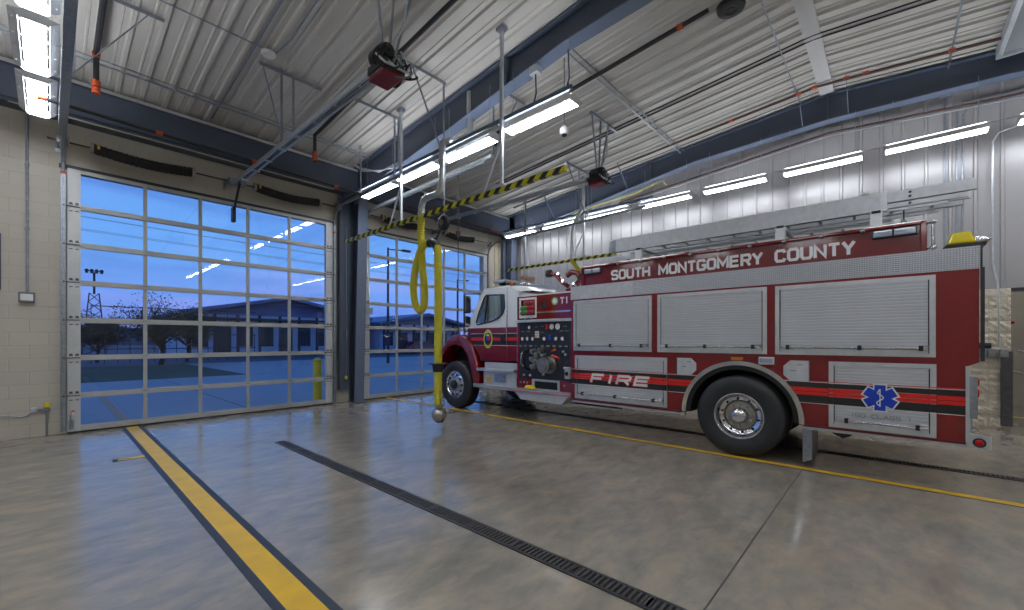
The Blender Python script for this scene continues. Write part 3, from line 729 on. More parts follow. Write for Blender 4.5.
# ------------------------------------------------------------------ fire engine (left flank at X = 5.98, nose towards the doors)
XS = 5.98; XE = 8.42
T = thing('fire_engine', 'red and white fire engine with roll-up lockers parked facing the second door', 'fire truck', (7.2, 3.5, 0))
def P_(b, name, m_, smooth=False, label=None, parent=None): return b.obj(name, m_, parent or T, smooth=smooth, label=label)
WC = (1.47, .525); FC = (7.17, .525)
arch = [(WC[0]+.665*math.cos(a), WC[1]+.665*math.sin(a)) for a in [R(180-7.5*k) for k in range(25)]]
arch = [(y, z) for y, z in arch]
# rear body: profile with wheel arch, extruded between the flanks
body = [(4.05, .50), (4.05, 2.19), (-.62, 2.19), (-.62, 1.29), (-.53, 1.24), (-.53, .50), (.81, .50)]+[(y, z) for y, z in arch if z > .53]+[(2.13, .50)]
b = B(); b.prism(body, 0, XS, XE); P_(b, 'body', 'red_paint')
# inside of the wheel tunnel
b = B(); b.ring(WC, .668, .675, 0, math.pi, 0, XS+.03, XE-.03, 30); P_(b, 'wheel_well', 'black_plastic')
b = B(); b.ring(WC, .0, .665, 0, math.pi, 0, 7.0, 7.4, 30); P_(b, 'wheel_well_dark_fill', 'black_plastic')  # black disc added so the tunnel behind the wheel stays dark
b = B(); b.ring(WC, .655, .71, R(-1), R(181), 0, XS-.035, XS+.02, 48); P_(b, 'wheel_arch_trim', 'chrome', True, 'polished trim around the rear wheel arch')
b = B(); b.ring(WC, .60, .655, R(-1), R(181), 0, XS-.0, XS+.25, 48); P_(b, 'arch_liner', 'black_plastic', True)
# tread plate band around the top
b = B().box(XS-.006, XS+.02, 2.93, 4.06, 2.19, 2.41); P_(b, 'top_band', 'brushed_plate', label='plain silver length of the top band')
b = B().box(XS-.006, XS+.02, -.625, 2.925, 2.19, 2.41); b.box(XS, XE, -.63, -.61, 2.19, 2.41); P_(b, 'tread_plate_band', 'treadplate')
b = B().box(XS, XE, -.62, 4.05, 2.195, 2.40); P_(b, 'roof_deck', 'treadplate')
B().box(XS-.012, XS-.004, -.64, -.625, 1.3, 2.41).obj('corner_strip', 'black_steel', T)
# upper red hose bed side with folded rim
HB = XS+.05
b = B().box(HB+.03, HB+.05, -.24, 3.86, 2.41, 2.73); b.box(HB+1.9, HB+1.95, -.24, 3.86, 2.41, 2.73); b.box(HB+.05, HB+1.9, 3.82, 3.86, 2.41, 2.73); P_(b, 'hose_bed_side', 'hose_bed_red')
b = B().box(HB-.01, HB+.06, -.26, 3.88, 2.70, 2.735, .008); b.box(HB-.01, HB+.06, 3.84, 3.885, 2.41, 2.735, .008); b.box(HB-.01, HB+.06, -.265, -.215, 2.41, 2.735, .008); P_(b, 'hose_bed_rim', 'red_paint')
b = B()
for k in range(9):
    y = 3.2-k*.37; b.box(HB-.02, HB+.02, y-.02, y+.02, 2.695, 2.715); b.ball((HB-.02, y, 2.70), .014, u=8, v=6)
P_(b, 'cover_snap', 'galvanised')
b = B().box(HB+.06, HB+1.88, -.2, 3.8, 2.68, 2.72); P_(b, 'hose_bed_cover', 'black_plastic')
for y0, y1 in ((3.68, 3.82), (3.52, 3.665), (.0, .155), (-.185, -.015)):
    f = P_(B().box(HB-.004, HB+.03, y0-.01, y1+.01, 2.60 if y0 > 1 else 2.60, 2.69, .012), 'scene_light', 'black_steel')
    B().box(HB-.012, HB+.0, y0, y1, 2.612, 2.68, .01).obj('light_lens', 'lens_clear', f)
# lettering
P_(block_text('SOUTH MONTGOMERY COUNTY', 3.34, .30, 2.462, 2.622, HB+.029, .21), 'lettering', 'white_decal', label='white lettering reading SOUTH MONTGOMERY COUNTY')
b = B(); b.tube([(HB+.05, -.26, 2.44), (HB-.03, -.31, 2.44), (HB-.03, -.31, 2.70), (HB+.05, -.26, 2.70)], .016, 10)
for z in (2.44, 2.70): b.ball((HB-.03, -.31, z), .028)
P_(b, 'grab_rail', 'chrome', True)
# beacon
bc = P_(B().prism([(-.67, 2.415), (-.37, 2.415), (-.40, 2.455), (-.68, 2.455)], 0, XS+.05, XS+.30, .01), 'beacon', 'black_plastic')
B().prism([(-.405, 2.455), (-.44, 2.57), (-.57, 2.575), (-.61, 2.455)], 0, XS+.06, XS+.29, .02).obj('beacon_lens', 'amber_lens', bc, label='yellow beacon dome')
b = B(); b.prism([(-.59, 2.455), (-.59, 2.52), (-.65, 2.515), (-.72, 2.475), (-.68, 2.45), (-.62, 2.44)], 0, XS+.07, XS+.28, .02); b.obj('beacon_tail', 'chrome', bc, smooth=True)

# roll-up shutters
def shutter(y1, y0, z0, z1, latches, name_label):
    f = B(); fwid = .045
    f.prism([(y0, z0), (y1, z0), (y1, z1), (y0, z1)], 0, XS-.014, XS+.01, holes=[[(y0+fwid, z0+.035), (y1-fwid, z0+.035), (y1-fwid, z1-fwid), (y0+fwid, z1-fwid)]])
    fr = f.obj('roll_up_shutter', 'aluminium', T, label=name_label)
    g = B(); zs = z0+.035; n = max(8, int((z1-z0-.08)/.0335)); dz = (z1-fwid-zs)/n; pts = []
    for k in range(n):
        z = zs+k*dz; pts += [(XS-.004, z), (XS-.008, z+.004), (XS-.009, z+dz*.5), (XS-.008, z+dz-.004), (XS-.004, z+dz-.001)]
    ya, yb = y0+fwid-.002, y1-fwid+.002
    va = [[g.bm.verts.new((x, yy, z)) for x, z in pts] for yy in (ya, yb)]
    for k in range(len(pts)-1): g.bm.faces.new([va[0][k], va[0][k+1], va[1][k+1], va[1][k]])
    g.obj('slat_curtain', 'shutter_silver', fr, recalc=False)
    B().box(XS-.011, XS-.009, yb-.012, yb, zs, z1-fwid).obj('edge_seal', 'black_plastic', fr); B().box(XS-.011, XS-.009, ya, ya+.012, zs, z1-fwid).obj('edge_seal', 'black_plastic', fr)
    B().box(XS-.02, XS-.008, ya+.01, yb-.01, zs, zs+.045).obj('bottom_rail', 'aluminium', fr)
    B().cyl((XS-.05, ya+.015, zs+.055), (XS-.05, yb-.015, zs+.055), .0105, 10).obj('lift_bar', 'chrome', fr, smooth=True)
    B().box(XS-.022, XS-.012, ya+.01, yb-.01, zs+.042, zs+.049).obj('shadow_gap_strip', 'black_plastic', fr)
    for q in latches:
        y = ya+(yb-ya)*q; B().box(XS-.062, XS-.01, y-.018, y+.018, zs+.028, zs+.082, .006).obj('latch', 'black_plastic', fr)
    B().box(XS-.045, XS-.01, ya+.01, ya+.075, zs+.04, zs+.09, .01).obj('latch_handle', 'dull_chrome', fr)
    return fr
S1 = shutter(4.0, 2.63, 1.33, 2.165, (.08, .48, .93), 'upper silver shutter next to the pump panel')
S2 = shutter(2.54, 1.15, 1.33, 2.165, (.08, .52, .92), 'upper silver shutter above the rear wheel')
S3 = shutter(1.06, -.325, 1.33, 2.16, (.05, .42, .93), 'upper silver shutter at the rear')
L1 = shutter(3.97, 2.40, .53, 1.25, (.1, .52, .92), 'lower silver shutter bearing the word FIRE')
L3 = shutter(.535, -.33, .52, 1.26, (.12, .85), 'lower silver shutter bearing the blue star')
# thin trim under the body
P_(B().box(XS-.02, XS+.02, 2.2, 4.05, .49, .515), 'rub_rail', 'red_dark'); P_(B().box(XS-.02, XS+.02, -.53, .78, .49, .515), 'rub_rail', 'red_dark')
P_(B().box(XS+.0, XS+.04, 2.15, 4.05, .455, .49), 'sill', 'aluminium'); P_(B().box(XS+.0, XS+.04, -.53, .79, .455, .49), 'sill', 'aluminium')

# reflective stripe: bands (z0, z1, material)
BANDS = [(1.022, 1.03, 'red_decal'), (1.012, 1.018, 'white_decal'), (.955, 1.008, 'black_decal'), (.905, .950, 'red_decal'), (.862, .900, 'red_decal'), (.775, .858, 'black_decal'), (.765, .770, 'white_decal')]
def stripe(ya, yb, X, parent, cut=None):
    for z0, z1, m_ in BANDS:
        b = B()
        if cut:
            c, r = cut
            def yc(z): return c[0]+(math.sqrt(max(0, r*r-(z-c[1])**2)))*(1 if ya > c[0]+.5 else -1)
            if yb < c[0]: b.prism([(yb, z0), (yc(z0), z0), (yc(z1), z1), (yb, z1)], 0, X-.002, X)
            else: b.prism([(yc(z0), z0), (ya, z0), (ya, z1), (yc(z1), z1)], 0, X-.002, X)
        else: b.box(X-.002, X, yb, ya, z0, z1)
        b.obj('stripe', m_, parent)
stripe(4.04, 3.975, XS-.001, T); stripe(3.925, 2.445, XS-.0105, L1); stripe(3.972, 3.925, XS-.0155, L1); stripe(2.445, 2.40, XS-.0155, L1)
stripe(2.395, 2.1, XS-.001, T, (WC, .71)); stripe(.86, .54, XS-.001, T, (WC, .71))
stripe(.49, -.285, XS-.0105, L3); stripe(.535, .49, XS-.0155, L3); stripe(-.285, -.33, XS-.0155, L3); stripe(-.335, -.53, XS-.001, T)
block_text('FIRE', 3.68, 2.68, .808, .962, XS-.0125, .27, .3, .0015, .009).obj('lettering_edge', 'red_decal', L1)
block_text('FIRE', 3.68, 2.68, .808, .962, XS-.0145, .25, .3, .0015).obj('lettering', 'white_decal', L1)['label'] = 'white lettering reading FIRE'
block_text('ISO CLASS 1', .33, -.15, .655, .70, XS-.0125, .14, 0, .002).obj('small_lettering', 'grey_decal', L3)
# star of life
def star(cy, cz, r, w_, X, m_, parent, nm, lab=None):
    b = B()
    for k in range(3):
        a = R(60*k); pts = []
        for u, v in ((-w_, -r), (w_, -r), (w_, r), (-w_, r)): pts.append((cy+u*math.cos(a)-v*math.sin(a), cz+u*math.sin(a)+v*math.cos(a)))
        b.prism(pts, 0, X-.001-.0003*k, X+.0005)
    o = b.obj(nm, m_, parent)
    if lab: o['label'] = lab
star(.095, .885, .150, .058, XS-.0135, 'white_decal', L3, 'star_border'); star(.095, .885, .136, .045, XS-.0155, 'blue_decal', L3, 'star_emblem', 'blue six-pointed medical star')
b = B(); b.box(XS-.0185, XS-.0175, .090, .100, .79, .98); sn = [(XS-.019, .095+.028*math.sin(k*.72)*(1 if k < 11 else .6), .80+k*.0135) for k in range(14)]; b.tube(sn, .0055, 6); b.obj('star_serpent', 'white_decal', L3)
# octagonal access doors, marker lights, plates
def octo(y1, y0, z0, z1, flip):
    c = .07; p = [(y0, z0), (y1, z0), (y1, z1), (y0, z1)]
    poly = [(y1, z0), (y1, z1), (y0+c, z1), (y0, z1-c), (y0, z0+c), (y0+c, z0)] if flip else [(y0, z0), (y0, z1), (y1-c, z1), (y1, z1-c), (y1, z0+c), (y1-c, z0)]
    o = P_(B().prism(poly, 0, XS-.012, XS+.005, .004), 'access_door', 'brushed_plate')
    ys = y0 if not flip else y1
    B().box(XS-.016, XS-.011, ys-.006 if flip else ys+.0, ys if flip else ys+.006, z0, z1).obj('hinge', 'black_steel', o)
    B().box(XS-.0135, XS-.012, y0+.07, y0+.12, z1-.055, z1-.045).obj('engraving', 'grey_decal', o); B().box(XS-.0135, XS-.012, (y0+y1)/2+.0, (y0+y1)/2+.07, (z0+z1)/2-.005, (z0+z1)/2+.006).obj('engraving', 'grey_decal', o)
octo(2.26, 1.995, 1.02, 1.255, True); octo(.975, .715, 1.015, 1.26, False)
o = P_(B().box(XS-.018, XS+.0, 1.405, 1.56, 1.235, 1.29, .006), 'marker_light', 'black_plastic'); B().box(XS-.024, XS-.016, 1.415, 1.55, 1.242, 1.283, .006).obj('marker_lens', 'orange_lens', o)
o = P_(B().box(XS-.02, XS+.0, 1.065, 1.24, 1.20, 1.295, .008), 'step_light', 'aluminium'); B().box(XS-.024, XS-.018, 1.08, 1.225, 1.225, 1.275, .004).obj('light_lens', 'lens_clear', o)
# rear corner: trim, tail light housing, lower marker
P_(B().box(XS-.02, XS+.03, -.555, -.53, .50, 1.25), 'corner_trim', 'aluminium')
o = P_(B().box(XS+.04, XS+.30, -.615, -.555, .74, 1.15, .006), 'tail_light_housing', 'galvanised')
for z in (1.09, .98): B().lathe([(0, .045), (-.012, .045), (-.02, .03), (-.022, .0)], (XS+.15, -.615, z), 1, 20).obj('tail_lens', 'red_lens', o, smooth=True)
P_(B().box(XS+.04, XE, -.58, -.53, .5, .74), 'rear_bumper', 'treadplate')
o = P_(B().prism([(-.53, .46), (-.70, .46), (-.70, .58), (-.53, .60)], 0, XS+.0, XS+.02), 'corner_bracket', 'aluminium')
B().lathe([(0, .045), (-.012, .045), (-.012, .03)], (XS, -.62, .52), 0, 22).obj('rubber_ring', 'black_rubber', o, smooth=True); B().lathe([(-.002, .03), (-.016, .028), (-.022, .012), (-.023, 0)], (XS, -.62, .52), 0, 22).obj('marker_lens', 'red_lens', o, smooth=True)
P_(B().box(XS-.004, XS+.03, -.655, -.64, 1.3, 2.2), 'rear_grab_strip', 'black_steel'); P_(B().cyl((XS+.05, -.70, 1.45), (XS+.05, -.62, 1.45), .03, 14), 'rear_knob', 'black_plastic', True)
# mud flap and hangers behind the rear wheel
P_(B().prism([(.79, .455), (.70, .455), (.70, .09), (.79, .05)], 0, XS+.06, XS+.64), 'mud_flap', 'galvanised')
P_(B().prism([(.55, .49), (.30, .49), (.34, .42), (.42, .38), (.5, .42)], 0, XS+.10, XS+.16), 'exhaust_hanger', 'black_steel')
# wheels
def wheel(cy, cz, cx, flip, dual, label, front=False):
    s = 1 if not flip else -1
    w_ = thing('wheel', label, None, (cx, cy, cz)); w_.parent = T; w_.location = Vector((cx, cy, cz))-T.location; del w_['label']; w_['label'] = label
    def L(prof, nm, m_, sm=True, seg=56):
        b = B(); b.lathe([(s*o, r) for o, r in prof], (cx, cy, cz), 0, seg); return b.obj(nm, m_, w_, smooth=sm)
    tp = [(.02,.292),(-.0,.30),(-.008,.33),(-.016,.38),(-.018,.42),(-.01,.47),(.005,.495),(.02,.510),(.035,.519),(.05,.522)]
    for g in range(5):
        x0 = .06+g*.042; tp += [(x0,.522),(x0+.002,.511),(x0+.01,.511),(x0+.012,.522)]
    tp += [(.255,.522),(.27,.51),(.285,.48),(.295,.42),(.285,.34),(.27,.292),(.02,.292)]
    L(tp, 'tire', 'tire_rubber', seg=72)
    if dual:
        tq = [(o+.33, r) for o, r in tp]; L(tq, 'inner_tire', 'tire_rubber', seg=48)
    if front:
        rim = [(.03,.295),(-.004,.295),(-.006,.285),(.01,.272),(.02,.255),(.012,.24),(.0,.22),(-.004,.19),(-.002,.165),(.0,.14),(.01,.10)]
        d = .0
    else:
        rim = [(.03,.295),(-.004,.295),(-.006,.283),(.01,.27),(.03,.262),(.075,.25),(.085,.235),(.088,.215),(.094,.20),(.11,.19),(.155,.185),(.16,.17)]
    L(rim, 'rim', 'chrome')
    nm = 10
    if front:
        for k in range(10):
            a = 2*math.pi*k/10; yy, zz = cy+.222*math.cos(a), cz+.222*math.sin(a); B().cyl((cx-.012*s, yy, zz), (cx+.02*s, yy, zz), .024, 14).obj('hand_hole', 'void_black', w_)
        L([(.01,.15),(-.02,.15),(-.03,.135),(-.03,.11)], 'hub_flange', 'dull_chrome')
        L([(-.0,.085),(-.06,.08),(-.075,.06),(-.078,.0)], 'hub', 'black_steel')
        for k in range(10):
            a = 2*math.pi*(k+.5)/10; yy, zz = cy+.128*math.cos(a), cz+.128*math.sin(a); b = B().cyl((cx-.028*s, yy, zz), (cx-.06*s, yy, zz), .016, 8, .012); b.obj('lug_nut', 'chrome', w_)
    else:
        for k in range(10):
            a = 2*math.pi*(k+.3)/10; yy, zz = cy+.214*math.cos(a), cz+.214*math.sin(a); B().cyl((cx+.076*s, yy, zz), (cx+.12*s, yy, zz), .013, 12).obj('hand_hole', 'void_black', w_)
        L([(.165,.185),(.10,.182),(.09,.17),(.088,.10),(.09,.06)], 'hub_flange', 'hub_grey')
        L([(.09,.105),(.05,.10),(.035,.092),(.01,.085),(-.005,.07),(-.012,.04),(-.014,.0)], 'hub_cap', 'chrome')
        for k in range(10):
            a = 2*math.pi*(k+.5)/10; yy, zz = cy+.140*math.cos(a), cz+.140*math.sin(a); B().cyl((cx+.09*s, yy, zz), (cx+.035*s, yy, zz), .020, 8, .015).obj('lug_nut', 'chrome', w_)
    return w_
wheel(WC[0], WC[1], XS-.01, False, True, 'rear wheel on the side facing the camera')
wheel(WC[0], WC[1], XE+.01, True, True, 'rear wheel on the far side')
wheel(FC[0], FC[1], XS+.06, False, False, 'front wheel on the side facing the camera', True)
wheel(FC[0], FC[1], XE-.06, True, False, 'front wheel on the far side', True)
b = B(); b.cyl((XS+.3, WC[0], WC[1]), (XE-.3, WC[0], WC[1]), .09, 16); b.ball((7.2, WC[0], WC[1]), .22); P_(b, 'rear_axle', 'black_steel', True)
P_(B().cyl((XS+.3, FC[0], FC[1]), (XE-.3, FC[0], FC[1]), .06, 12), 'front_axle', 'black_steel', True)
b = B().box(6.75, 6.83, -.4, 7.9, .55, .78); b.box(7.57, 7.65, -.4, 7.9, .55, .78); P_(b, 'chassis_frame', 'black_steel')
b = B(); b.tube([(6.9, 3.6, .42), (6.9, 5.3, .42)], .16, 16); P_(b, 'fuel_tank', 'black_steel', True)

# pump module
PX = XS+.06
b = B().box(PX+.02, XE-.06, 4.05, 5.33, .55, 2.33); P_(b, 'pump_house', 'red_paint')
pp = P_(B().box(PX, PX+.03, 4.10, 5.27, .79, 1.83), 'pump_panel', 'panel_black')
P_(B().box(PX-.004, PX+.03, 4.05, 4.10, .62, 2.33), 'pump_panel_edge', 'red_paint'); P_(B().box(PX-.004, PX+.03, 5.27, 5.33, .62, 2.33), 'pump_panel_edge', 'red_paint')
P_(B().box(PX-.06, PX+.03, 4.04, 5.34, 1.835, 1.885, .004), 'pump_ledge', 'aluminium')
def gauge(y, z, r, m_='white_decal'):
    o = B().lathe([(0, r+.008), (-.02, r+.008), (-.022, r)], (PX, y, z), 0, 20).obj('gauge', 'black_plastic', pp, smooth=True); B().lathe([(-.018, r), (-.02, 0)], (PX, y, z), 0, 20).obj('gauge_face', m_, o); return o
gauge(5.02, 1.74, .03); gauge(4.50, 1.745, .052); gauge(4.37, 1.745, .055)
for y in (5.19, 5.07, 4.94, 4.67, 4.41, 4.27): gauge(y, 1.53, .034)
o = B().box(PX-.018, PX, 4.585, 4.64, 1.70, 1.79, .004).obj('display', 'red_decal', pp)
B().box(PX-.018, PX, 4.515, 4.575, 1.50, 1.60, .006).obj('valve_handle', 'blue_decal', pp); b = B().box(PX-.01, PX, 4.80, 4.89, 1.55, 1.67); b.obj('placard', 'white_decal', pp)
for z in (1.575, 1.625): B().box(PX-.012, PX-.009, 4.80, 4.89, z, z+.014).obj('placard_stripe', 'orange_lens', pp)
for y in (5.19, 5.07, 4.94, 4.82, 4.67, 4.54, 4.41, 4.27, 4.15):
    b = B(); b.cyl((PX, y, 1.40), (PX-.06, y, 1.40), .012, 8); b.box(PX-.075, PX-.05, y-.035, y+.035, 1.385, 1.41, .006); b.obj('pull_handle', 'chrome', pp)
for y, z in ((5.19, 1.66), (5.05, 1.66), (4.86, 1.74), (4.72, 1.64), (4.3, 1.66), (4.18, 1.66), (4.72, 1.75), (4.22, 1.74)):
    B().box(PX-.008, PX, y-.035, y+.035, z, z+.014).obj('name_tag', 'grey_decal', pp)
# capped suction inlet, discharge outlets, black ring, red lever
def outlet(y, z, r, L_, nm='discharge_outlet', m_='dull_chrome', tilt=0.):
    b = B(); b.lathe([(0, r*1.25), (-.02, r*1.25), (-.02, r*.95), (-L_*.7, r*.95), (-L_*.7, r*1.1), (-L_, r*1.1), (-L_, r*.7), (-L_-.02, r*.68), (-L_-.025, 0)], (PX, y, z), 0, 28)
    for k in range(3):
        a = 2.1*k+.5; b.cyl((PX-L_*.85, y+math.cos(a)*r*1.1, z+math.sin(a)*r*1.1), (PX-L_*.85, y+math.cos(a)*r*1.4, z+math.sin(a)*r*1.4), .012, 6)
    return b.obj(nm, m_, pp, smooth=True)
outlet(4.56, 1.06, .125, .20, 'suction_inlet')
for y, z, r in ((4.80, 1.24, .045), (4.72, 1.33, .035), (4.90, 1.30, .04), (4.84, 1.12, .05), (4.74, 1.10, .045), (4.92, 1.16, .035), (4.66, 1.23, .03), (4.9, 1.02, .04)): outlet(y, z, r, .10)
b = B(); b.tube([(PX-.02, 5.02+.0, 1.33), (PX-.1, 5.07, 1.30), (PX-.11, 5.08, 1.15), (PX-.1, 5.06, 1.0), (PX-.02, 5.02, .95)], .028, 10); b.obj('black_relief_pipe', 'black_plastic', pp, smooth=True)
b = B(); b.tube([(PX-.02, 5.14, 1.30), (PX-.08, 5.16, 1.22), (PX-.08, 5.16, 1.08), (PX-.02, 5.13, 1.0)], .022, 10); b.obj('chrome_elbow', 'chrome', pp, smooth=True)
b = B(); b.tube([(PX, 4.45, 1.24), (PX-.12, 4.42, 1.235), (PX-.13, 4.32, 1.20)], .012, 8); b.obj('lever', 'chrome', pp, smooth=True); B().tube([(PX-.13, 4.40, 1.235), (PX-.13, 4.26, 1.19)], .018, 8).obj('lever_grip', 'red_decal', pp, smooth=True)
for y, z, m_ in ((4.48, 1.31, 'red_decal'), (4.44, 1.33, 'orange_lens'), (4.20, 1.25, 'aluminium'), (4.22, 1.02, 'aluminium'), (4.25, 1.3, 'aluminium'), (5.15, .85, 'aluminium'), (5.0, .85, 'aluminium'), (4.7, .88, 'grey_decal')):
    B().lathe([(0, .022), (-.03, .022), (-.035, .012), (-.036, 0)], (PX, y, z), 0, 12).obj('drain_knob', m_, pp, smooth=True)
# intercom style box at the front edge of the body
o = P_(B().box(XS-.05, XS+.05, 4.06, 4.16, .84, 1.04, .01), 'speaker_box', 'aluminium'); B().lathe([(0, .035), (-.01, .035), (-.01, .0)], (XS-.05, 4.11, .93), 0, 18).obj('speaker_face', 'black_plastic', o)
# crosslay compartment above the pump panel
P_(B().box(PX-.002, PX+.02, 4.10, 4.86, 1.90, 2.33), 'crosslay_side', 'red_paint')
P_(B().box(PX-.012, PX+.0, 4.10, 4.84, 2.0, 2.025), 'crosslay_trim', 'chrome')
hb = P_(B().prism([(4.855, 1.92), (5.27, 1.92), (5.27, 2.30), (4.855, 2.30)], 0, PX-.015, PX+.02, holes=[[(4.885, 1.97), (5.235, 1.97), (5.235, 2.26), (4.885, 2.26)]]), 'hose_tray_frame', 'white_paint')
B().box(PX+.0, PX+.022, 4.86, 5.26, 1.94, 2.29).obj('tray_back', 'void_black', hb)
rr = random.Random(4)
for k in range(4):
    for q in range(3):
        y = 5.19-k*.083; z = 2.02+q*.085
        if (k < 2 and q < 2) or (k == 0): m_ = 'green_hose'
        elif k >= 1: m_ = 'pink_hose'
        if k == 0 and q == 2: continue
        B().tube([(PX-.005, y+.03, z), (PX-.03, y, z+.01), (PX-.005, y-.035, z+.015)], .038, 10).obj('hose_fold', m_, hb, smooth=True)
b = B()
for k in range(5): b.cyl((PX-.07, 4.885+k*.0875, 1.97), (PX-.07, 4.885+k*.0875, 2.26), .003, 6)
for k in range(4): b.cyl((PX-.07, 4.885, 1.98+k*.09), (PX-.07, 5.235, 1.98+k*.09), .003, 6)
b.obj('retaining_net', 'black_plastic', hb)
for y in (5.13, 4.97): P_(B().box(PX-.01, PX, y-.03, y+.03, 1.90, 1.935, .008), 'tray_foot', 'chrome')
b = B(); b.prism([(4.62, 2.10), (4.78, 2.10), (4.75, 2.17), (4.66, 2.22)], 0, PX-.006, PX-.002); b.obj('fleet_emblem', 'panel_black', T)
b = B().lathe([(0, .07), (-.003, .07), (-.003, 0)], (PX-.002, 4.44, 2.20), 0, 22); b.obj('round_emblem', 'green_hose', T); B().lathe([(-.003, .045), (-.005, .045), (-.005, 0)], (PX-.002, 4.44, 2.20), 0, 22).obj('round_emblem_centre', 'white_decal', T)
P_(block_text('T1', 4.33, 4.15, 2.14, 2.26, PX-.003, .2), 'unit_number', 'white_decal')
P_(B().box(PX+.05, XE-.1, 4.1, 5.3, 2.33, 2.36), 'pump_house_cover', 'cab_white')
# lower red strip, opening and running board
b = B().box(PX-.01, PX+.02, 4.96, 5.33, .615, .775); P_(b, 'lower_panel', 'red_paint'); b = B().box(PX-.01, PX+.02, 4.05, 4.33, .60, .785); P_(b, 'lower_panel', 'red_paint')
o = P_(B().prism([(4.33, .60), (4.96, .60), (4.96, .785), (4.33, .785)], 0, PX-.012, PX+.02, holes=[[(4.38, .615), (4.91, .615), (4.91, .75), (4.38, .75)]]), 'step_opening', 'aluminium'); B().box(PX+.019, PX+.021, 4.35, 4.93, .61, .76).obj('opening_inside', 'black_plastic', o)
for y in (5.22, 5.14, 5.06, 4.22): P_(B().lathe([(0, .018), (-.02, .018), (-.022, 0)], (PX-.01, y, .71), 0, 12), 'drain_button', 'chrome', True)
P_(B().box(XS-.02, PX+.1, 4.06, 6.50, .53, .60, .006), 'running_board', 'treadplate')
P_(B().box(XS-.024, XS-.02, 4.06, 5.5, .545, .556), 'running_board_stripe', 'red_decal')
P_(B().prism([(4.1, .53), (5.36, .53), (5.2, .39), (4.26, .38)], 0, XS+.0, XS+.45, .006), 'under_tray', 'brushed_plate')
o = P_(B().prism([(4.87, .602), (5.12, .602), (5.08, .66), (4.93, .67), (4.86, .63)], 0, XS-.0, XS+.05, .012), 'wheel_chock', 'bollard_yellow'); 

# cab
KX = 6.08; KE = 8.34
win = [(5.715, 2.41), (5.70, 2.15), (5.75, 2.03), (5.88, 1.94), (6.10, 1.885), (6.50, 1.83), (6.52, 1.87), (6.46, 2.04), (6.28, 2.38), (6.22, 2.435)]
side_w = [(5.33, 1.76), (6.80, 1.76), (6.72, 1.90), (6.36, 2.48), (6.24, 2.555), (5.60, 2.56), (5.33, 2.44)]
for X0, nm in ((KX, 'cab_side'), (KE-.05, 'cab_side')):
    b = B(); b.prism(side_w, 0, X0, X0+.05, holes=[win]); P_(b, nm, 'cab_white')
# rounded cab roof
def roof_sec(u):  # cross-section in x at fraction u, returns drop
    return -.10*(abs(2*u-1)**5)
b = B(); us = [k/20 for k in range(21)]; prof_r = [(5.33, 2.44), (5.45, 2.52), (5.60, 2.565), (5.9, 2.60), (6.15, 2.585), (6.28, 2.53), (6.38, 2.45)]
b.grid(prof_r, us, lambda p, u: (KX+.0+(KE-KX)*(u), p[0], p[1]+.09*(1-abs(2*u-1)**4)-.02)); b.obj('cab_roof', 'cab_white', T, smooth=True)
b = B(); b.tube([(KX+.03, 5.60, 2.555), (KX+.03, 6.24, 2.55), (KX+.03, 6.37, 2.46), (KX+.03, 6.72, 1.88)], .035, 10); P_(b, 'drip_rail', 'cab_white', True)
b = B(); b.tube([(KX+.0, 5.335, 2.44), (KX+.0, 5.335, 1.1)], .03, 10); P_(b, 'cab_rear_corner', 'cab_white', True)
P_(B().box(KX, KE, 5.33, 5.36, 1.05, 2.44), 'cab_back', 'cab_white')
# door lower half and sill
b = B(); b.prism([(5.33, 1.13), (5.64, 1.08), (6.37, 1.08), (6.46, 1.20), (6.80, 1.58), (6.80, 1.76), (5.33, 1.76)], 0, KX, KX+.05); P_(b, 'cab_door', 'red_paint')
b = B(); b.prism([(5.33, 1.13), (5.64, 1.08), (6.37, 1.08), (6.80, 1.58), (6.80, 1.76), (5.33, 1.76)], 0, KE-.05, KE); P_(b, 'cab_door', 'red_paint')
P_(B().box(KX-.003, KX, 5.63, 5.637, 1.09, 2.54), 'door_seam', 'black_steel'); P_(B().tube([(KX-.006, 5.64, 1.38), (KX-.02, 5.63, 1.45), (KX-.02, 5.63, 2.1), (KX-.006, 5.63, 2.16)], .009, 8), 'door_grab_rail', 'chrome', True)
P_(B().box(KX-.03, KX, 5.69, 5.80, 1.47, 1.62, .012), 'door_handle', 'black_plastic')
P_(B().box(KX+.05, KE-.05, 5.36, 6.75, 1.06, 1.12), 'cab_floor', 'black_plastic')
# window rubber, glass, pillar strip
b = B(); b.tube([(KX-.004, y, z) for y, z in win+[win[0]]], .014, 8, cap=False); P_(b, 'window_seal', 'black_plastic', True)
for X0 in (KX+.02, KE-.03): P_(B().prism(win, 0, X0, X0+.004), 'window_glass', 'cab_glass')
P_(B().bar((KX+.025, 6.20, 2.42), (KX+.025, 6.30, 1.86), .02, .03), 'vent_bar', 'black_plastic')
P_(B().prism([(6.72, 1.88), (6.36, 2.47), (6.365, 2.475), (6.725, 1.885)], 0, KX+.05, KE-.05), 'windshield', 'cab_glass')
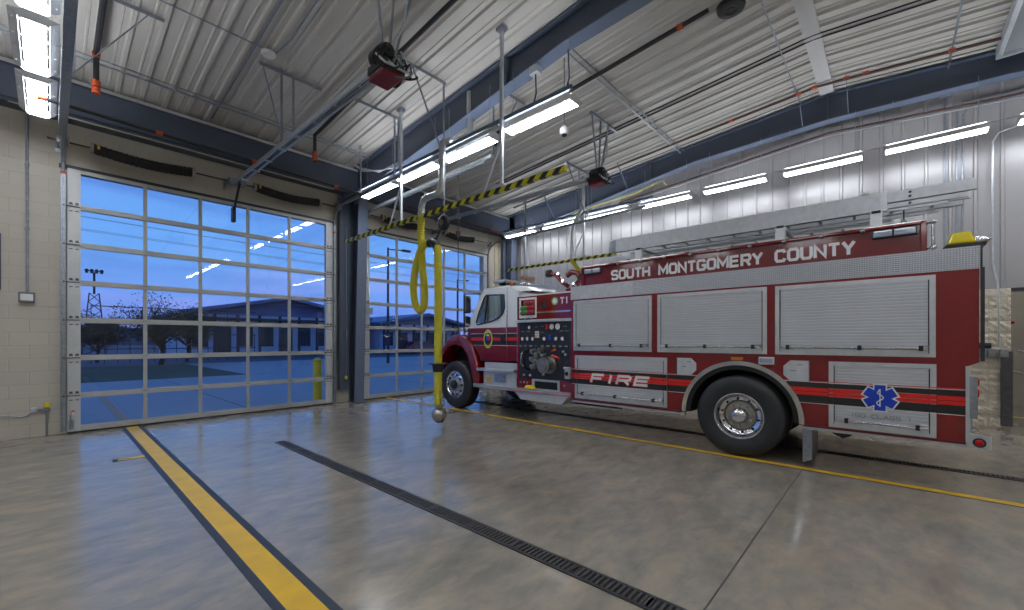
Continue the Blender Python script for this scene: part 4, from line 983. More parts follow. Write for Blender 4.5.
# inside: dash, seats, wheel
P_(B().box(KX+.1, KE-.1, 6.42, 6.74, 1.45, 1.84, .03), 'dashboard', 'black_plastic')
b = B(); cc = Vector((6.62, 6.22, 1.93)); up = Vector((0, -.35, .94)).normalized(); a1 = Vector((1,0,0)); a2 = up.cross(a1)
b.tube([cc+a1*.21*math.cos(R(15*k))+a2*.21*math.sin(R(15*k)) for k in range(25)], .014, 8, cap=False); b.tube([cc-a1*.2, cc+a1*.2], .012, 6); b.tube([cc, cc-up*.25+Vector((0,.1,0))], .02, 8); P_(b, 'steering_wheel', 'black_plastic', True)
for x in (6.62, 7.8):
    b = B().box(x-.24, x+.24, 5.5, 5.62, 1.5, 2.15, .05); b.box(x-.24, x+.24, 5.5, 6.0, 1.4, 1.55, .04); P_(b, 'seat', 'seat_grey')
# stripes on the door
for z0, z1, m_ in ((1.635, 1.643, 'white_decal'), (1.57, 1.63, 'black_decal'), (1.495, 1.56, 'red_decal'), (1.415, 1.49, 'black_decal'), (1.395, 1.403, 'white_decal')):
    P_(B().prism([(5.345, z0), (6.60, z0), (6.80 if z0 < 1.5 else 6.72, z0 if z0 < 1.5 else z0-.0), (6.80 if z1 < 1.5 else 6.66, z1), (5.345, z1)], 0, KX-.003, KX-.0005), 'door_stripe', m_)
b = B(); b.prism([(6.66, 1.57), (6.72, 1.57), (6.97, 1.48), (6.97, 1.515), (6.66, 1.64)], 0, KX-.004, KX-.001); P_(b, 'door_stripe', 'black_decal')
b = B().lathe([(0, .13), (-.003, .13), (-.003, 0)], (KX-.003, 6.17, 1.53), 0, 24); bmesh.ops.scale(b.bm, vec=(1, 1, 1.5), space=Matrix.Translation((0, 0, -1.53)), verts=b.bm.verts); em = P_(b, 'door_emblem', 'cable_yellow', label='yellow edged oval fire crest')
b = B().lathe([(0, .10), (-.003, .10), (-.003, 0)], (KX-.006, 6.17, 1.53), 0, 24); bmesh.ops.scale(b.bm, vec=(1, 1, 1.3), space=Matrix.Translation((0, 0, -1.53)), verts=b.bm.verts); b.obj('emblem_field', 'black_decal', em); 
b = B().prism([(6.10, 1.50), (6.17, 1.50), (6.17, 1.58), (6.10, 1.58)], 0, KX-.012, KX-.009); b.obj('emblem_detail', 'red_decal', em); B().prism([(6.17, 1.50), (6.23, 1.50), (6.23, 1.58), (6.17, 1.58)], 0, KX-.012, KX-.009).obj('emblem_detail', 'blue_decal', em)
B().prism([(6.11, 1.59), (6.23, 1.59), (6.17, 1.64)], 0, KX-.012, KX-.009).obj('emblem_detail', 'white_decal', em)
# battery box steps below the cab
P_(B().box(KX-.04, KX+.3, 5.34, 6.22, .93, 1.05), 'step_riser', 'brushed_plate')
P_(B().box(XS-.02, KX+.2, 5.36, 6.40, .875, .93, .008), 'cab_step', 'aluminium')
o = P_(B().box(KX-.06, KX+.3, 5.34, 6.24, .60, .875), 'tool_box', 'brushed_plate')
B().box(KX-.08, KX-.06, 5.68, 5.86, .70, .80, .01).obj('box_handle', 'chrome', o); B().box(KX-.066, KX-.06, 6.04, 6.16, .65, .75).obj('warning_plate', 'yellow_paint', o); B().box(KX-.07, KX-.06, 5.62, 5.92, .67, .83).obj('handle_recess', 'galvanised', o)
P_(B().box(KX+.05, KE-.05, 5.34, 6.3, .6, 1.08), 'cab_underside', 'black_plastic')
# hood, fenders, nose
hood = B()
def hs(p, u):
    y, zt, half = p; x = 7.21+half*(2*u-1); return (x, y, zt-.42*abs(2*u-1)**3.2)
hood.grid([(6.78, 1.80, 1.02), (7.0, 1.79, .98), (7.3, 1.75, .92), (7.6, 1.70, .84), (7.85, 1.60, .74), (7.95, 1.42, .70), (7.98, 1.10, .68), (7.98, .75, .68)], [k/16 for k in range(17)], hs)
P_(hood, 'hood', 'red_paint', True)
P_(B().box(6.55, 7.88, 7.96, 8.0, .78, 1.45, .01), 'grille', 'chrome')
fo = [(6.36, .58), (6.37, .75), (6.45, 1.05), (6.58, 1.35), (6.74, 1.54), (6.95, 1.63), (7.22, 1.62), (7.42, 1.52), (7.60, 1.32), (7.74, 1.05), (7.80, .80)]
fi = [(7.72, .80), (7.68, .98), (7.56, 1.2), (7.38, 1.36), (7.14, 1.41), (6.92, 1.34), (6.76, 1.18), (6.66, .95), (6.60, .72), (6.57, .58)]
for X0, X1, lab in ((XS+.03, XS+.55, None), (XE-.55, XE-.03, None)):
    b = B(); b.prism(fo+fi, 0, X0, X1, .05); P_(b, 'fender', 'red_paint', True)
P_(B().box(XS+.5, XS+.52, 6.5, 7.8, .58, 1.5), 'inner_fender', 'black_plastic')
for x in (6.42, 8.0):
    o = P_(B().ball((x, 7.82, 1.33), .13, (.8, .6, .8)), 'headlight', 'lens_clear', True)
P_(B().box(6.4, 8.02, 7.98, 8.16, .50, .78, .03), 'front_bumper', 'chrome')
# mirrors
b = B(); b.tube([(KX, 6.38, 2.47), (KX-.24, 6.56, 2.47), (KX-.28, 6.60, 2.44), (KX-.28, 6.60, 1.72), (KX-.24, 6.6, 1.68), (KX, 6.72, 1.72)], .013, 8); mr_ = P_(b, 'mirror_arm', 'black_plastic', True)
B().box(KX-.34, KX-.18, 6.50, 6.56, 2.06, 2.42, .02).obj('mirror_head', 'black_plastic', mr_); B().box(KX-.335, KX-.185, 6.495, 6.502, 2.08, 2.40).obj('mirror_glass', 'chrome', mr_)
B().box(KX-.34, KX-.18, 6.50, 6.56, 1.78, 2.0, .03).obj('mirror_head', 'black_plastic', mr_); B().box(KX-.33, KX-.19, 6.495, 6.502, 1.80, 1.98).obj('mirror_glass', 'chrome', mr_)
# light bar and lamps on the cab roof
lb = P_(B().box(6.35, 8.1, 6.05, 6.12, 2.66, 2.69), 'light_bar', 'black_plastic')
b = B(); b.box(6.30, 6.75, 5.90, 6.25, 2.70, 2.77, .025); b.obj('bar_lens', 'lens_clear', lb); b = B(); b.box(7.0, 8.1, 5.95, 6.2, 2.70, 2.77, .025); b.obj('bar_lens', 'lens_clear', lb)
for x in (6.5, 7.4): B().box(x-.03, x+.03, 6.0, 6.1, 2.60, 2.70).obj('bar_mount', 'black_plastic', lb)
o = P_(B().tube([(6.55, 5.52, 2.5), (6.55, 5.52, 2.74)], .015, 8), 'flood_lamp_pole', 'chrome', True); B().box(6.38, 6.72, 5.46, 5.58, 2.73, 2.80, .01).obj('flood_lamp', 'tan', o)
P_(B().ball((6.5, 5.9, 2.70), .045), 'roof_marker', 'orange_lens', True)
P_(B().tube([(6.35, 5.95, 2.74), (6.2, 5.75, 2.62), (6.16, 5.52, 2.52), (6.16, 5.40, 2.35)], .012, 8), 'roof_cable', 'black_plastic', True)
# red deck gun above the pump
dg = P_(B().lathe([(0, .09), (.05, .08), (.12, .07), (.16, .10), (.2, .10), (.2, .05)], (7.2, 4.9, 2.36), 2, 18), 'deck_gun', 'red_paint', True)
b = B(); b.tube([(7.2, 4.9, 2.52), (7.2, 4.78, 2.60), (7.2, 4.66, 2.72), (7.2, 4.72, 2.86), (7.2, 4.86, 2.90), (7.2, 4.98, 2.84)], .06, 14); b.obj('swivel_elbow', 'red_paint', dg, smooth=True)
b = B(); b.tube([(7.2, 4.95, 2.62), (7.2, 5.08, 2.70), (7.2, 5.25, 2.86), (7.2, 5.42, 2.94)], [.05, .05, .045, .04], 12); b.obj('barrel', 'red_paint', dg, smooth=True)
b = B(); b.lathe([(0, .05), (0, .085), (.09, .085), (.1, .06)], (7.2, 5.40, 2.93), 1, 18); b.obj('nozzle', 'black_plastic', dg, smooth=True)
b = B(); b.tube([(7.1, 4.62, 2.78), (7.1, 4.50, 2.74)], .012, 6); b.ring((4.55, 2.74), .07, .09, 0, 6.28, 0, 7.08, 7.11, 18); b.obj('hand_wheel', 'black_plastic', dg)
for q, (y, z) in enumerate(((5.12, 2.86), (5.0, 2.70), (4.74, 2.62))): B().tube([(7.14, y, z), (7.06, y, z+.02)], .03, 10).obj('gun_flange', 'chrome', dg, smooth=True)
# ladder brackets standing on the hose bed
for y in (.13, 1.07, 3.02):
    o = P_(B().box(6.36, 6.44, y-.05, y+.06, 2.70, 2.97, .005), 'ladder_bracket', 'white_paint'); B().box(6.355, 6.445, y-.035, y+.045, 2.955, 2.985).obj('bracket_pad', 'black_rubber', o)
    B().box(6.38, 7.5, y-.02, y+.03, 2.965, 2.995).obj('cross_arm', 'aluminium', o)
# ladders (they lie on the brackets)
t = thing('extension_ladder', 'long aluminium extension ladder lying along the top of the fire engine', 'ladder', (6.8, 1.6, 3.0))
B().box(6.50, 6.55, .04, 3.60, 3.005, 3.225, .004).obj('outer_rail', 'brushed_plate', t)
B().box(6.49, 6.552, .04, .10, 3.0, 3.235).obj('rail_cap', 'aluminium', t); B().box(6.492, 6.552, 3.5, 3.62, 3.01, 3.21).obj('rail_cap', 'galvanised', t)
for x0 in (6.56, 7.02):
    b = B().box(x0, x0+.035, -.66, 3.4, 3.12, 3.215); b.box(x0-.01, x0+.04, -.66, 3.4, 3.205, 3.215); b.box(x0-.01, x0+.04, -.66, 3.4, 3.12, 3.13); b.obj('fly_rail', 'aluminium', t)
    b = B().box(x0+.0, x0+.03, -.60, 3.5, 3.055, 3.11); b.box(x0-.01, x0+.035, -.60, 3.5, 3.055, 3.063); b.obj('bed_rail', 'aluminium', t)
    B().box(x0, x0+.025, -.40, 3.5, 3.01, 3.045).obj('guide_rail', 'aluminium', t)
B().box(6.50, 6.545, -.66, .04, 3.085, 3.205, .004).obj('fly_rail', 'brushed_plate', t); B().box(6.505, 6.54, -.60, .04, 3.02, 3.075, .004).obj('bed_rail', 'brushed_plate', t); B().box(6.51, 6.54, -.45, .04, 2.985, 3.012).obj('guide_rail', 'brushed_plate', t)
for k in range(12): B().cyl((6.57, -.5+k*.355, 3.165), (7.05, -.5+k*.355, 3.165), .017, 10).obj('rung', 'aluminium', t, smooth=True)
for k in range(11): B().cyl((6.57, -.35+k*.355, 3.083), (7.04, -.35+k*.355, 3.083), .017, 10).obj('rung', 'aluminium', t, smooth=True)
for y in (-.15,):
    for z in (3.17, 3.125, 3.05): B().cyl((6.495, y, z), (6.51, y, z), .014, 10).obj('rung_plug', 'black_rubber', t)
B().tube([(6.56, .0, 3.04), (6.55, -.1, 3.0), (6.55, -.1, 2.86)], .009, 6).obj('halyard', 'black_plastic', t, smooth=True); B().tube([(6.55, -.1, 2.88), (6.55, -.07, 2.83), (6.55, -.1, 2.79), (6.55, -.13, 2.83), (6.55, -.1, 2.87)], .009, 6).obj('halyard_hook', 'chrome', t, smooth=True)
B().box(6.49, 6.56, .20, .28, 3.225, 3.26).obj('ladder_lock', 'dull_chrome', t)
t = thing('roof_ladder', 'narrower ladder lying beyond the extension ladder on the fire engine', 'ladder', (7.3, 1.8, 3.0))
for x0 in (7.14, 7.46): B().box(x0, x0+.03, .0, 3.95, 3.0, 3.07).obj('rail', 'white_paint' if x0 > 7.3 else 'aluminium', t)
for k in range(11): B().cyl((7.16, .15+k*.355, 3.035), (7.47, .15+k*.355, 3.035), .016, 10).obj('rung', 'aluminium', t, smooth=True)

# ------------------------------------------------------------------ door openers hanging from the roof
def opener(cx, cz, ym, label, cover_m, k_=.8):
    """motor head at y = ym, rail running to the header above the door"""
    t = thing('door_opener', label, 'door opener', (cx, ym, cz))
    b = B(); b.bar((cx-.045, ym+.2, cz+.02), (cx-.045, 9.45, cz+.10), .035, .055); b.bar((cx+.045, ym+.2, cz+.02), (cx+.045, 9.45, cz+.10), .035, .055)
    for k in range(8): b.box(cx-.06, cx+.06, ym+.5+k*.62, ym+.54+k*.62, cz+.02, cz+.045)
    b.obj('rail', 'galv_white', t)
    B().cyl((cx, ym+.2, cz+.03), (cx, 9.4, cz+.11), .014, 8).obj('drive_chain', 'black_steel', t)
    B().box(cx-.14, cx+.14, 9.42, 9.56, cz+.05, cz+.16).obj('header_bracket', 'galvanised', t)
    B().box(cx-.12, cx+.12, ym-.20, ym+.11, cz-.15, cz-.12, .01).obj('cover', cover_m, t)
    B().box(cx-.117, cx+.117, ym-.197, ym+.107, cz-.12, cz-.085, .01).obj('cover_side', 'red_paint', t)
    B().box(cx-.13, cx+.13, ym-.21, ym+.12, cz-.085, cz+.0, .01).obj('gear_case', 'black_steel', t)
    b = B(); b.lathe([(-.16, 0), (-.16, .07), (-.12, .09), (.10, .09), (.14, .07), (.14, .0)], (cx-.07, ym-.06, cz+.08), 1, 22); b.obj('motor', 'black_plastic', t, smooth=True)
    b = B(); b.box(cx+.0, cx+.12, ym-.2, ym-.05, cz, cz+.13, .01); b.obj('control_box', 'galvanised', t)
    b = B(); b.lathe([(-.02, .13), (.02, .13), (.02, .03), (-.02, .03), (-.02, .13)], (cx+.17, ym+.02, cz+.02), 0, 22); b.obj('chain_wheel', 'black_plastic', t, smooth=True)
    for q, (dx, r_, dz, a0) in enumerate(((-.12, .13, .04, 0), (.05, .17, .0, 40), (.22, .15, .02, 0), (.13, .11, .08, 20), (-.18, .12, .02, 60), (-.05, .16, .03, 10), (.26, .12, -.02, 50), (.10, .18, -.03, 90), (-.1, .2, .0, 180))):
        r_ *= .72; pts = [(cx+dx*.8+r_*.8*math.cos(a), ym-.12-.015*q+.05*math.sin(2*a), cz+dz-.02+r_*.8*math.sin(a)) for a in [R(17*k+a0) for k in range(19)]]
        B().tube(pts, .011, 6).obj('cable_loop', 'grey_pad' if q in (1, 7) else 'black_plastic', t, smooth=True)
    for q, (u, v_) in enumerate(((-.08, .0), (.05, .03))):
        B().tube([(cx+u+.1, ym-.1, cz+.22), (cx+u+.14, ym-.2, cz+.05), (cx+u+.08, ym-.27, cz-.1), (cx+u-.06, ym-.26, cz-.10), (cx+u-.13, ym-.2, cz-.02)], .012, 6).obj('grey_cable', 'galv_white', t, smooth=True)
    # hanger legs to the roof with a cross angle
    zr = roof(ym)-.05
    B().box(cx-.2, cx+.85, ym-.02, ym+.03, zr-.04, zr).obj('roof_angle', 'galvanised', t)
    for dx, dy in ((-.05, -.05), (.06, -.05), (.16, -.05)):
        B().bar((cx+dx*.5, ym+dy, cz+.05), (cx+dx*3.2, ym, zr), .035, .012).obj('hanger_leg', 'galvanised', t)
    B().tube([(cx+.02, ym-.1, cz+.16), (cx+.16, ym-.16, cz+.5), (cx+.3, ym-.1, zr)], .014, 8).obj('flexible_conduit', 'galv_white', t, smooth=True)
    # door arm at the header
    b = B().tube([(cx, 9.3, cz+.05), (cx, 9.45, cz-.12), (cx, 9.66, cz-.38)], .022, 8); b.obj('door_arm', 'black_steel', t, smooth=True); B().box(cx-.03, cx+.03, 9.66, 9.78, cz-.62, cz-.34).obj('arm_bracket', 'black_steel', t)
    return t
opener(2.47, 4.48, 4.14, 'overhead door opener with maroon cover hanging near the top of the picture', 'maroon')
opener(7.45, 4.78, 4.45, 'overhead door opener with red cover hanging above the fire engine', 'maroon')

for nm, X_, Z_, ya, yb in (('thin steel strut above the strip lights between the bays', 4.585, 4.815, 3.1, 9.35), ('thin steel strut above the strip lights along the right wall', 9.86, 4.99, 4.3, 9.3)):
    B().box(X_-.02, X_+.02, ya, yb, Z_-.03, Z_+.03).obj('lamp_strut', 'beam_blue_light', label=nm, cat='strut')
def hanger(label, x0, x1, y, posts, diags):
    t = thing('track_hanger', label, 'bracket', ((x0+x1)/2, y, roof(y)), 'galvanised hangers under the roof')
    zr = roof(y)-.045
    b = B(); b.box(x0, x1, y-.025, y+.025, zr-.004, zr); b.box(x0, x1, y-.025, y-.02, zr-.05, zr); b.obj('roof_angle', 'galvanised', t)
    for x, z in posts: B().box(x-.018, x+.018, y-.012, y+.0, z, zr).obj('hanging_post', 'galvanised', t)
    for p in diags: B().bar((p[0], y+.01, zr), (p[1], p[2] if len(p) > 3 else y+.01, p[-1]), .032, .01).obj('diagonal_brace', 'galvanised', t)
    return t
hanger('angle frame under the roof holding the first opener rail, left of the motor', 2.2, 3.15, 7.3, [(2.52, 4.68), (2.7, 4.68)], [(2.25, 2.55, 4.68)])
hanger('angle frame under the roof holding the upper end of the near door track', 3.8, 4.62, 5.75, [(4.585, 4.76)], [(3.95, 4.55, 4.76)])
hanger('angle frame under the roof in front of the blue rafter', 3.55, 4.62, 7.15, [(4.585, 4.7), (4.5, 4.7)], [])
hanger('angle frame above the left track of the first door', .12, 1.05, 7.3, [(.2, 4.72)], [(.9, .2, 4.72)])
hanger('angle frame above the right track of the second door', 8.6, 9.66, 6.0, [(9.62, 4.72), (9.2, 4.95)], [(8.7, 9.58, 4.75)])
hanger('angle frame above the left track of the second door', 5.15, 6.1, 5.2, [(5.25, 4.78)], [(5.9, 5.28, 4.8)])
for x, y, l in ((4.545, 8.55, 'vertical rod holding the track beside the blue column'), (9.66, 8.2, 'vertical rod holding the far door track by the right wall'), (5.25, 8.0, 'vertical rod on the left track of the second door')):
    B().bar((x, y, 4.72), (x, y, roof(y)-.04), .03, .03).obj('track_rod', 'galvanised', label=l, cat='rod', group='track rods')

# ------------------------------------------------------------------ vehicle exhaust extraction: striped rails, ducts, yellow hoses
def exhaust_rail(X, Z, y0, y1, label, posts):
    t = thing('exhaust_rail', label, 'rail', (X, (y0+y1)/2, Z)); B().box(X-.03, X+.03, y0, y1, Z-.035, Z+.035).obj('striped_rail', 'hazard', t)
    for (py, br) in posts:
        B().bar((X+.05, py, Z+.04), (X+.05, py, roof(py)-.03), .045, .045).obj('post', 'galv_white', t)
        B().box(X-.04, X+.14, py-.12, py+.16, Z+.035, Z+.075).obj('foot_plate', 'galv_white', t)
        if br: B().bar((X+.05, py+br*.38, Z+.07), (X+.05, py, Z+.75), .03, .02).obj('brace', 'galv_white', t)
        B().box(X+.0, X+.10, py-.07, py+.07, roof(py)-.09, roof(py)-.04).obj('roof_bracket', 'galvanised', t)
    return t
exhaust_rail(4.42, 3.69, 3.08, 9.0, 'yellow and black striped rail hanging between the two bays', [(6.88, 1), (4.25, 1)])
exhaust_rail(9.75, 3.72, 5.24, 9.09, 'yellow and black striped rail hanging by the right wall above the fire engine', [(6.23, 1), (8.33, 0)])
X = 4.42
t = thing('exhaust_duct', 'bent galvanised duct feeding the yellow hose at the striped rail', 'duct', (X, 5.9, 4.3))
b = B(); b.tube([(X+.62, 5.58, roof(5.58)-.1), (X+.62, 5.58, 5.1), (X+.5, 5.58, 4.98), (X+.12, 5.58, 4.90), (X+.02, 5.58, 4.82), (X, 5.58, 4.7), (X, 5.58, 4.18), (X, 5.61, 4.05), (X, 5.70, 3.98), (X, 5.86, 3.98), (X, 6.0, 3.99), (X, 6.10, 3.96), (X, 6.16, 3.86), (X, 6.17, 3.66)], .055, 16); b.obj('pipe', 'duct', t, smooth=True)
for y, z, ax in ((5.58, 4.2, 2), (5.58, 4.5, 2), (5.72, 3.98, 1), (6.0, 3.99, 1), (6.17, 3.74, 2)): B().lathe([(-.01, .058), (-.01, .064), (.01, .064), (.01, .058)], (X, y, z), ax, 16).obj('joint_collar', 'duct', t, smooth=True)
def corr_tube(pts, r, X, sub=14):
    # smooth a polyline (Catmull-Rom) and give it ribbed radius
    P = [Vector(p) for p in pts]; out = []
    for i in range(len(P)-1):
        a, b_, c, d = P[max(i-1, 0)], P[i], P[i+1], P[min(i+2, len(P)-1)]; n = max(4, int((c-b_).length/.012))
        for k in range(n):
            u = k/n; out.append(.5*((2*b_)+(c-a)*u+(2*a-5*b_+4*c-d)*u*u+(3*b_-a-3*c+d)*u**3))
    out.append(P[-1]); return out, [r*(1+.05*(1 if i % 3 else -1)) for i in range(len(out))]
t = thing('exhaust_hose', 'long yellow exhaust hose looped up and hanging almost to the floor', 'hose', (X, 5.9, 1.8))
pts, rr = corr_tube([(X, 6.17, 3.68), (X, 6.17, 3.3), (X, 6.13, 2.8), (X+.01, 6.08, 2.4), (X+.02, 6.10, 2.16), (X+.02, 6.18, 2.04), (X+.02, 6.29, 2.06), (X, 6.37, 2.22), (X-.02, 6.37, 2.5), (X-.03, 6.27, 2.85), (X-.03, 6.14, 3.08), (X-.02, 6.02, 3.17), (X, 5.92, 3.17)], .062, X)
b = B(); b.tube(pts, rr, 14); b.obj('looped_hose', 'yellow_hose', t, smooth=True)
pts, rr = corr_tube([(X, 5.71, 3.1), (X, 5.69, 2.9), (X, 5.68, 2.2), (X, 5.69, 1.4), (X, 5.69, .42)], .066, X)
b = B(); b.tube(pts, rr, 14); b.obj('drop_hose', 'yellow_hose', t, smooth=True)
b = B(); b.tube([(X, 5.93, 3.175), (X, 5.84, 3.17), (X, 5.75, 3.13), (X, 5.72, 3.06)], .073, 14); b.obj('hose_saddle', 'black_plastic', t, smooth=True)
b = B(); b.lathe([(-.08, .07), (-.08, .085), (.04, .10), (.05, .16), (.065, .16), (.065, .07)], (X, 5.69, 1.05), 2, 22); b.obj('collar', 'black_steel', t, smooth=True)
b = B(); b.lathe([(.0, .04), (.0, .07), (-.05, .07), (-.06, .03)], (X, 5.67, .42), 2, 16); b.lathe([(0, .0), (.02, .09), (.07, .125), (.14, .13), (.2, .10), (.23, .04)], (X, 5.66, .13), 2, 22); b.obj('nozzle', 'dull_chrome', t, smooth=True)
b = B(); b.ring((5.66, .23), .09, .12, 0, 6.283, 0, X-.03, X+.03, 22); b.obj('nozzle_ring', 'black_steel', t)
t = thing('hose_balancer', 'black spring balancer reel hanging above the looped yellow hose', 'reel', (X, 5.74, 3.5))
b = B(); b.lathe([(-.05, 0), (-.05, .10), (-.03, .13), (.03, .13), (.05, .10), (.05, 0)], (X+.1, 5.66, 3.50), 0, 22); b.obj('drum', 'black_plastic', t, smooth=True)
B().lathe([(-.055, 0), (-.055, .05), (-.05, .05)], (X+.1, 5.66, 3.50), 0, 18).obj('hub_disc', 'dull_chrome', t, smooth=True)
B().cyl((X+.05, 5.70, 3.40), (X, 5.78, 3.2), .006, 6).obj('lift_cord', 'black_plastic', t); B().bar((X+.1, 5.66, 3.62), (X+.1, 5.66, 4.66), .03, .02).obj('hanger', 'galvanised', t)
X = 9.75
t = thing('exhaust_duct', 'galvanised duct dropping in front of the right wall to the rear yellow hose', 'duct', (X, 6.5, 4.4))
b = B(); b.tube([(X, 6.2, roof(6.2)-.03), (X, 6.28, 5.05), (X, 6.42, 4.85), (X, 6.55, 4.66), (X, 6.58, 4.5), (X, 6.58, 3.75)], .055, 16); b.obj('pipe', 'duct', t, smooth=True)
for z in (4.5, 4.1, 3.8): B().lathe([(-.01, .058), (-.01, .064), (.01, .064), (.01, .058)], (X, 6.58, z), 2, 16).obj('joint_collar', 'duct', t, smooth=True)
pts, rr = corr_tube([(X, 6.58, 3.76), (X, 6.5, 3.6), (X, 6.3, 3.35), (X, 6.1, 3.1), (X, 6.0, 2.7), (X, 6.0, 1.6)], .062, X)
b = B(); b.tube(pts, rr, 14); b.obj('exhaust_hose', 'yellow_hose', smooth=True, label='yellow exhaust hose running down behind the fire engine roof', cat='hose')
t = thing('rope_drop', 'dark control rope hanging by the second door behind the yellow hose', 'rope', (5.3, 6.2, 3)); B().cyl((5.3, 6.2, 4.7), (5.3, 6.2, 1.5), .008, 6).obj('rope', 'black_plastic', t); B().box(5.27, 5.33, 6.17, 6.23, 3.5, 3.6).obj('rope_clamp', 'black_plastic', t)

# ------------------------------------------------------------------ sprinkler pipes, conduits, sensors
def pipe(label, pts, r, m_, couplings=(), name='sprinkler_pipe', cat='pipe'):
    t = thing(name, label, cat, pts[0]); B().tube(pts, r, 10).obj('pipe', m_, t, smooth=True)
    for p, ax in couplings: B().lathe([(-.04, r*1.02), (-.04, r*1.38), (-.015, r*1.38), (-.012, r*1.2), (.012, r*1.2), (.015, r*1.38), (.04, r*1.38), (.04, r*1.02)], p, ax, 14).obj('coupling', 'orange_coupling', t, smooth=True)
    return t
def slope(x, ys, dz): return [(x, y, roof(y)-dz) for y in ys]
pipe('dark sprinkler branch pipe running along the door wall above the first door', [(-.06, 8.2, 4.655), (1.9, 8.2, 4.61), (3.84, 8.2, 4.56), (4.4, 8.2, 4.55)], .024, 'black_steel', [((-.06, 8.2, 4.655), 0), ((1.12, 8.2, 4.63), 0), ((3.84, 8.2, 4.56), 0), ((2.4, 8.2, 4.60), 0)])
pipe('dark sprinkler branch pipe running along the door wall above the second door', [(6.2, 9.2, 4.93), (9.9, 9.2, 4.93), (9.9, 8.3, 4.93)], .024, 'brown_pipe', [((9.5, 9.2, 4.93), 0), ((9.9, 8.6, 4.93), 1), ((9.2, 9.2, 4.93), 2)])
pipe('dark sprinkler pipe under the roof near the left lamps, with orange couplings', slope(.46, (-6.5, 1.05, 8.5), .13)+[(.46, 8.5, 5.1)], .034, 'black_steel', [((.46, 8.5, 5.62), 1), ((.46, 8.5, 5.1), 2), ((.46, 8.5, 5.2), 2)])
pipe('dark sprinkler pipe passing behind the first door opener', slope(3.55, (-6.5, 1.05, 8.5), .2)+[(3.55, 8.5, 5.05)], .034, 'black_steel', [((3.55, 8.5, 5.1), 2), ((3.55, 8.5, 5.2), 2)])
pipe('dark sprinkler pipe ending near the round black speaker', slope(6.35, (1.95, 6.2), .1)+[(6.35, 6.2, 5.6)], .034, 'black_steel', [((6.35, 2.35, roof(2.35)-.1), 1)])
pipe('brown sprinkler pipe running under the roof beside the far rafter', slope(9.8, (-6.5, 1.05, 8.8), .09), .026, 'brown_pipe', [((9.8, y, roof(y)-.09), 1) for y in (2.55, 1.35, 1.1, .62, .35, -.72)])
pipe('thin brown pipe along the right wall just below the rafter', [(10.6, 5.6, 5.31), (10.6, RIDGE, 5.70), (10.6, -1.7, 5.50), (10.6, -6, 5.15)], .02, 'brown_pipe')
pipe('thin white conduit along the right wall just below the brown pipe', [(10.66, 5.6, 5.26), (10.66, RIDGE, 5.66), (10.66, -1.7, 5.46), (10.66, -6, 5.1)], .012, 'galv_white', name='conduit', cat='conduit')
def conduit(label, pts, r=.014, m_='galvanised'): return B().tube(pts, r, 8).obj('conduit', m_, label=label, cat='conduit', smooth=True)
conduit('grey conduit crossing the ceiling close to the eave beam', [(-.6, 8.85, 5.66), (4.9, 8.85, 5.66)], .016); conduit('second grey conduit crossing the ceiling close to the eave beam', [(-.6, 8.72, 5.67), (4.9, 8.72, 5.67)], .010)
conduit('grey conduit crossing the ceiling to the white round detector', [(-.6, 6.95, 5.86), (2.15, 6.95, 5.86)], .012)
conduit('blue grey conduit running up the ceiling left of the white detector', slope(2.05, (9.4, RIDGE, -6), .05), .016); conduit('bright conduit running up the ceiling from the white detector', [(2.3, 6.95, 5.84)]+slope(2.38, (6.5, RIDGE, -6), .05), .014)
conduit('pair of conduits crossing the ceiling between the two rafters, front one', [(5.15, 3.85, 6.10), (10.4, 3.85, 6.10)], .018, 'galv_white'); conduit('pair of conduits crossing the ceiling between the two rafters, rear one', [(5.15, 3.76, 6.12), (10.4, 3.76, 6.12)], .012)
conduit('dark conduit running along the ceiling above the fire engine', slope(8.2, (8, RIDGE, -6), .045), .012, 'black_steel'); conduit('second dark conduit running along the ceiling above the fire engine', slope(8.32, (8, RIDGE, -6), .045), .012, 'black_steel')
conduit('conduit crossing the ceiling to the right wall box', [(5.2, -.72, 6.20), (10.55, -.72, 6.20)], .016); conduit('thin cable along the roof by the far rafter', slope(10.15, (8.8, RIDGE, -6), .03), .008, 'black_steel')
conduit('grey conduit crossing the ceiling beside the white ridge strip', [(5.2, 1.38, 6.33), (10.3, 1.38, 6.33)], .010)
conduit('yellowish conduit along the door wall below the eave beam', [(-.4, 9.5, 4.97), (4.4, 9.5, 4.97)], .010, 'beige_smooth')
conduit('yellow cable draped under the far rafter', [(10.35, 7.2, 5.17), (10.35, 6.2, 5.30), (10.35, 5.0, 5.36), (10.5, 4.35, 5.58), (10.6, 4.25, 5.45)], .012, 'cable_yellow')
o = conduit('grey conduit down the right wall from the ceiling box', [(10.7, -.69, 5.85), (10.7, -.69, 2.4), (10.70, -.69, 1.0)], .015); B().box(10.52, 10.68, -.80, -.62, 5.80, 6.0, .01).obj('junction_box', 'galvanised', label='grey junction box under the rafter on the right wall', cat='box')
conduit('second grey conduit down the right wall behind the fire engine', [(10.7, -6, 5.2), (10.7, -1.6, 5.52), (10.7, -1.0, 5.55), (10.7, -.92, 5.45), (10.7, -.90, 1.2)], .014); conduit('third grey conduit close beside the second on the right wall', [(10.7, -6, 5.3), (10.7, -1.6, 5.62), (10.7, -.9, 5.65), (10.7, -.85, 5.52), (10.7, -.83, 1.2)], .016)
conduit('bright conduit bending down the right wall to the outlet boxes on the stone', [(10.69, -6, 5.3), (10.69, -1.6, 5.05), (10.69, -1.32, 4.98), (10.69, -1.26, 4.85), (10.69, -1.26, 2.82), (10.62, -1.31, 2.40), (10.62, -1.32, 1.40)], .014, 'galv_white')
t = thing('outlet_box', 'pair of grey outlet boxes on the stone wall by the side opening', 'outlet', (10.64, -1.29, 1.25))
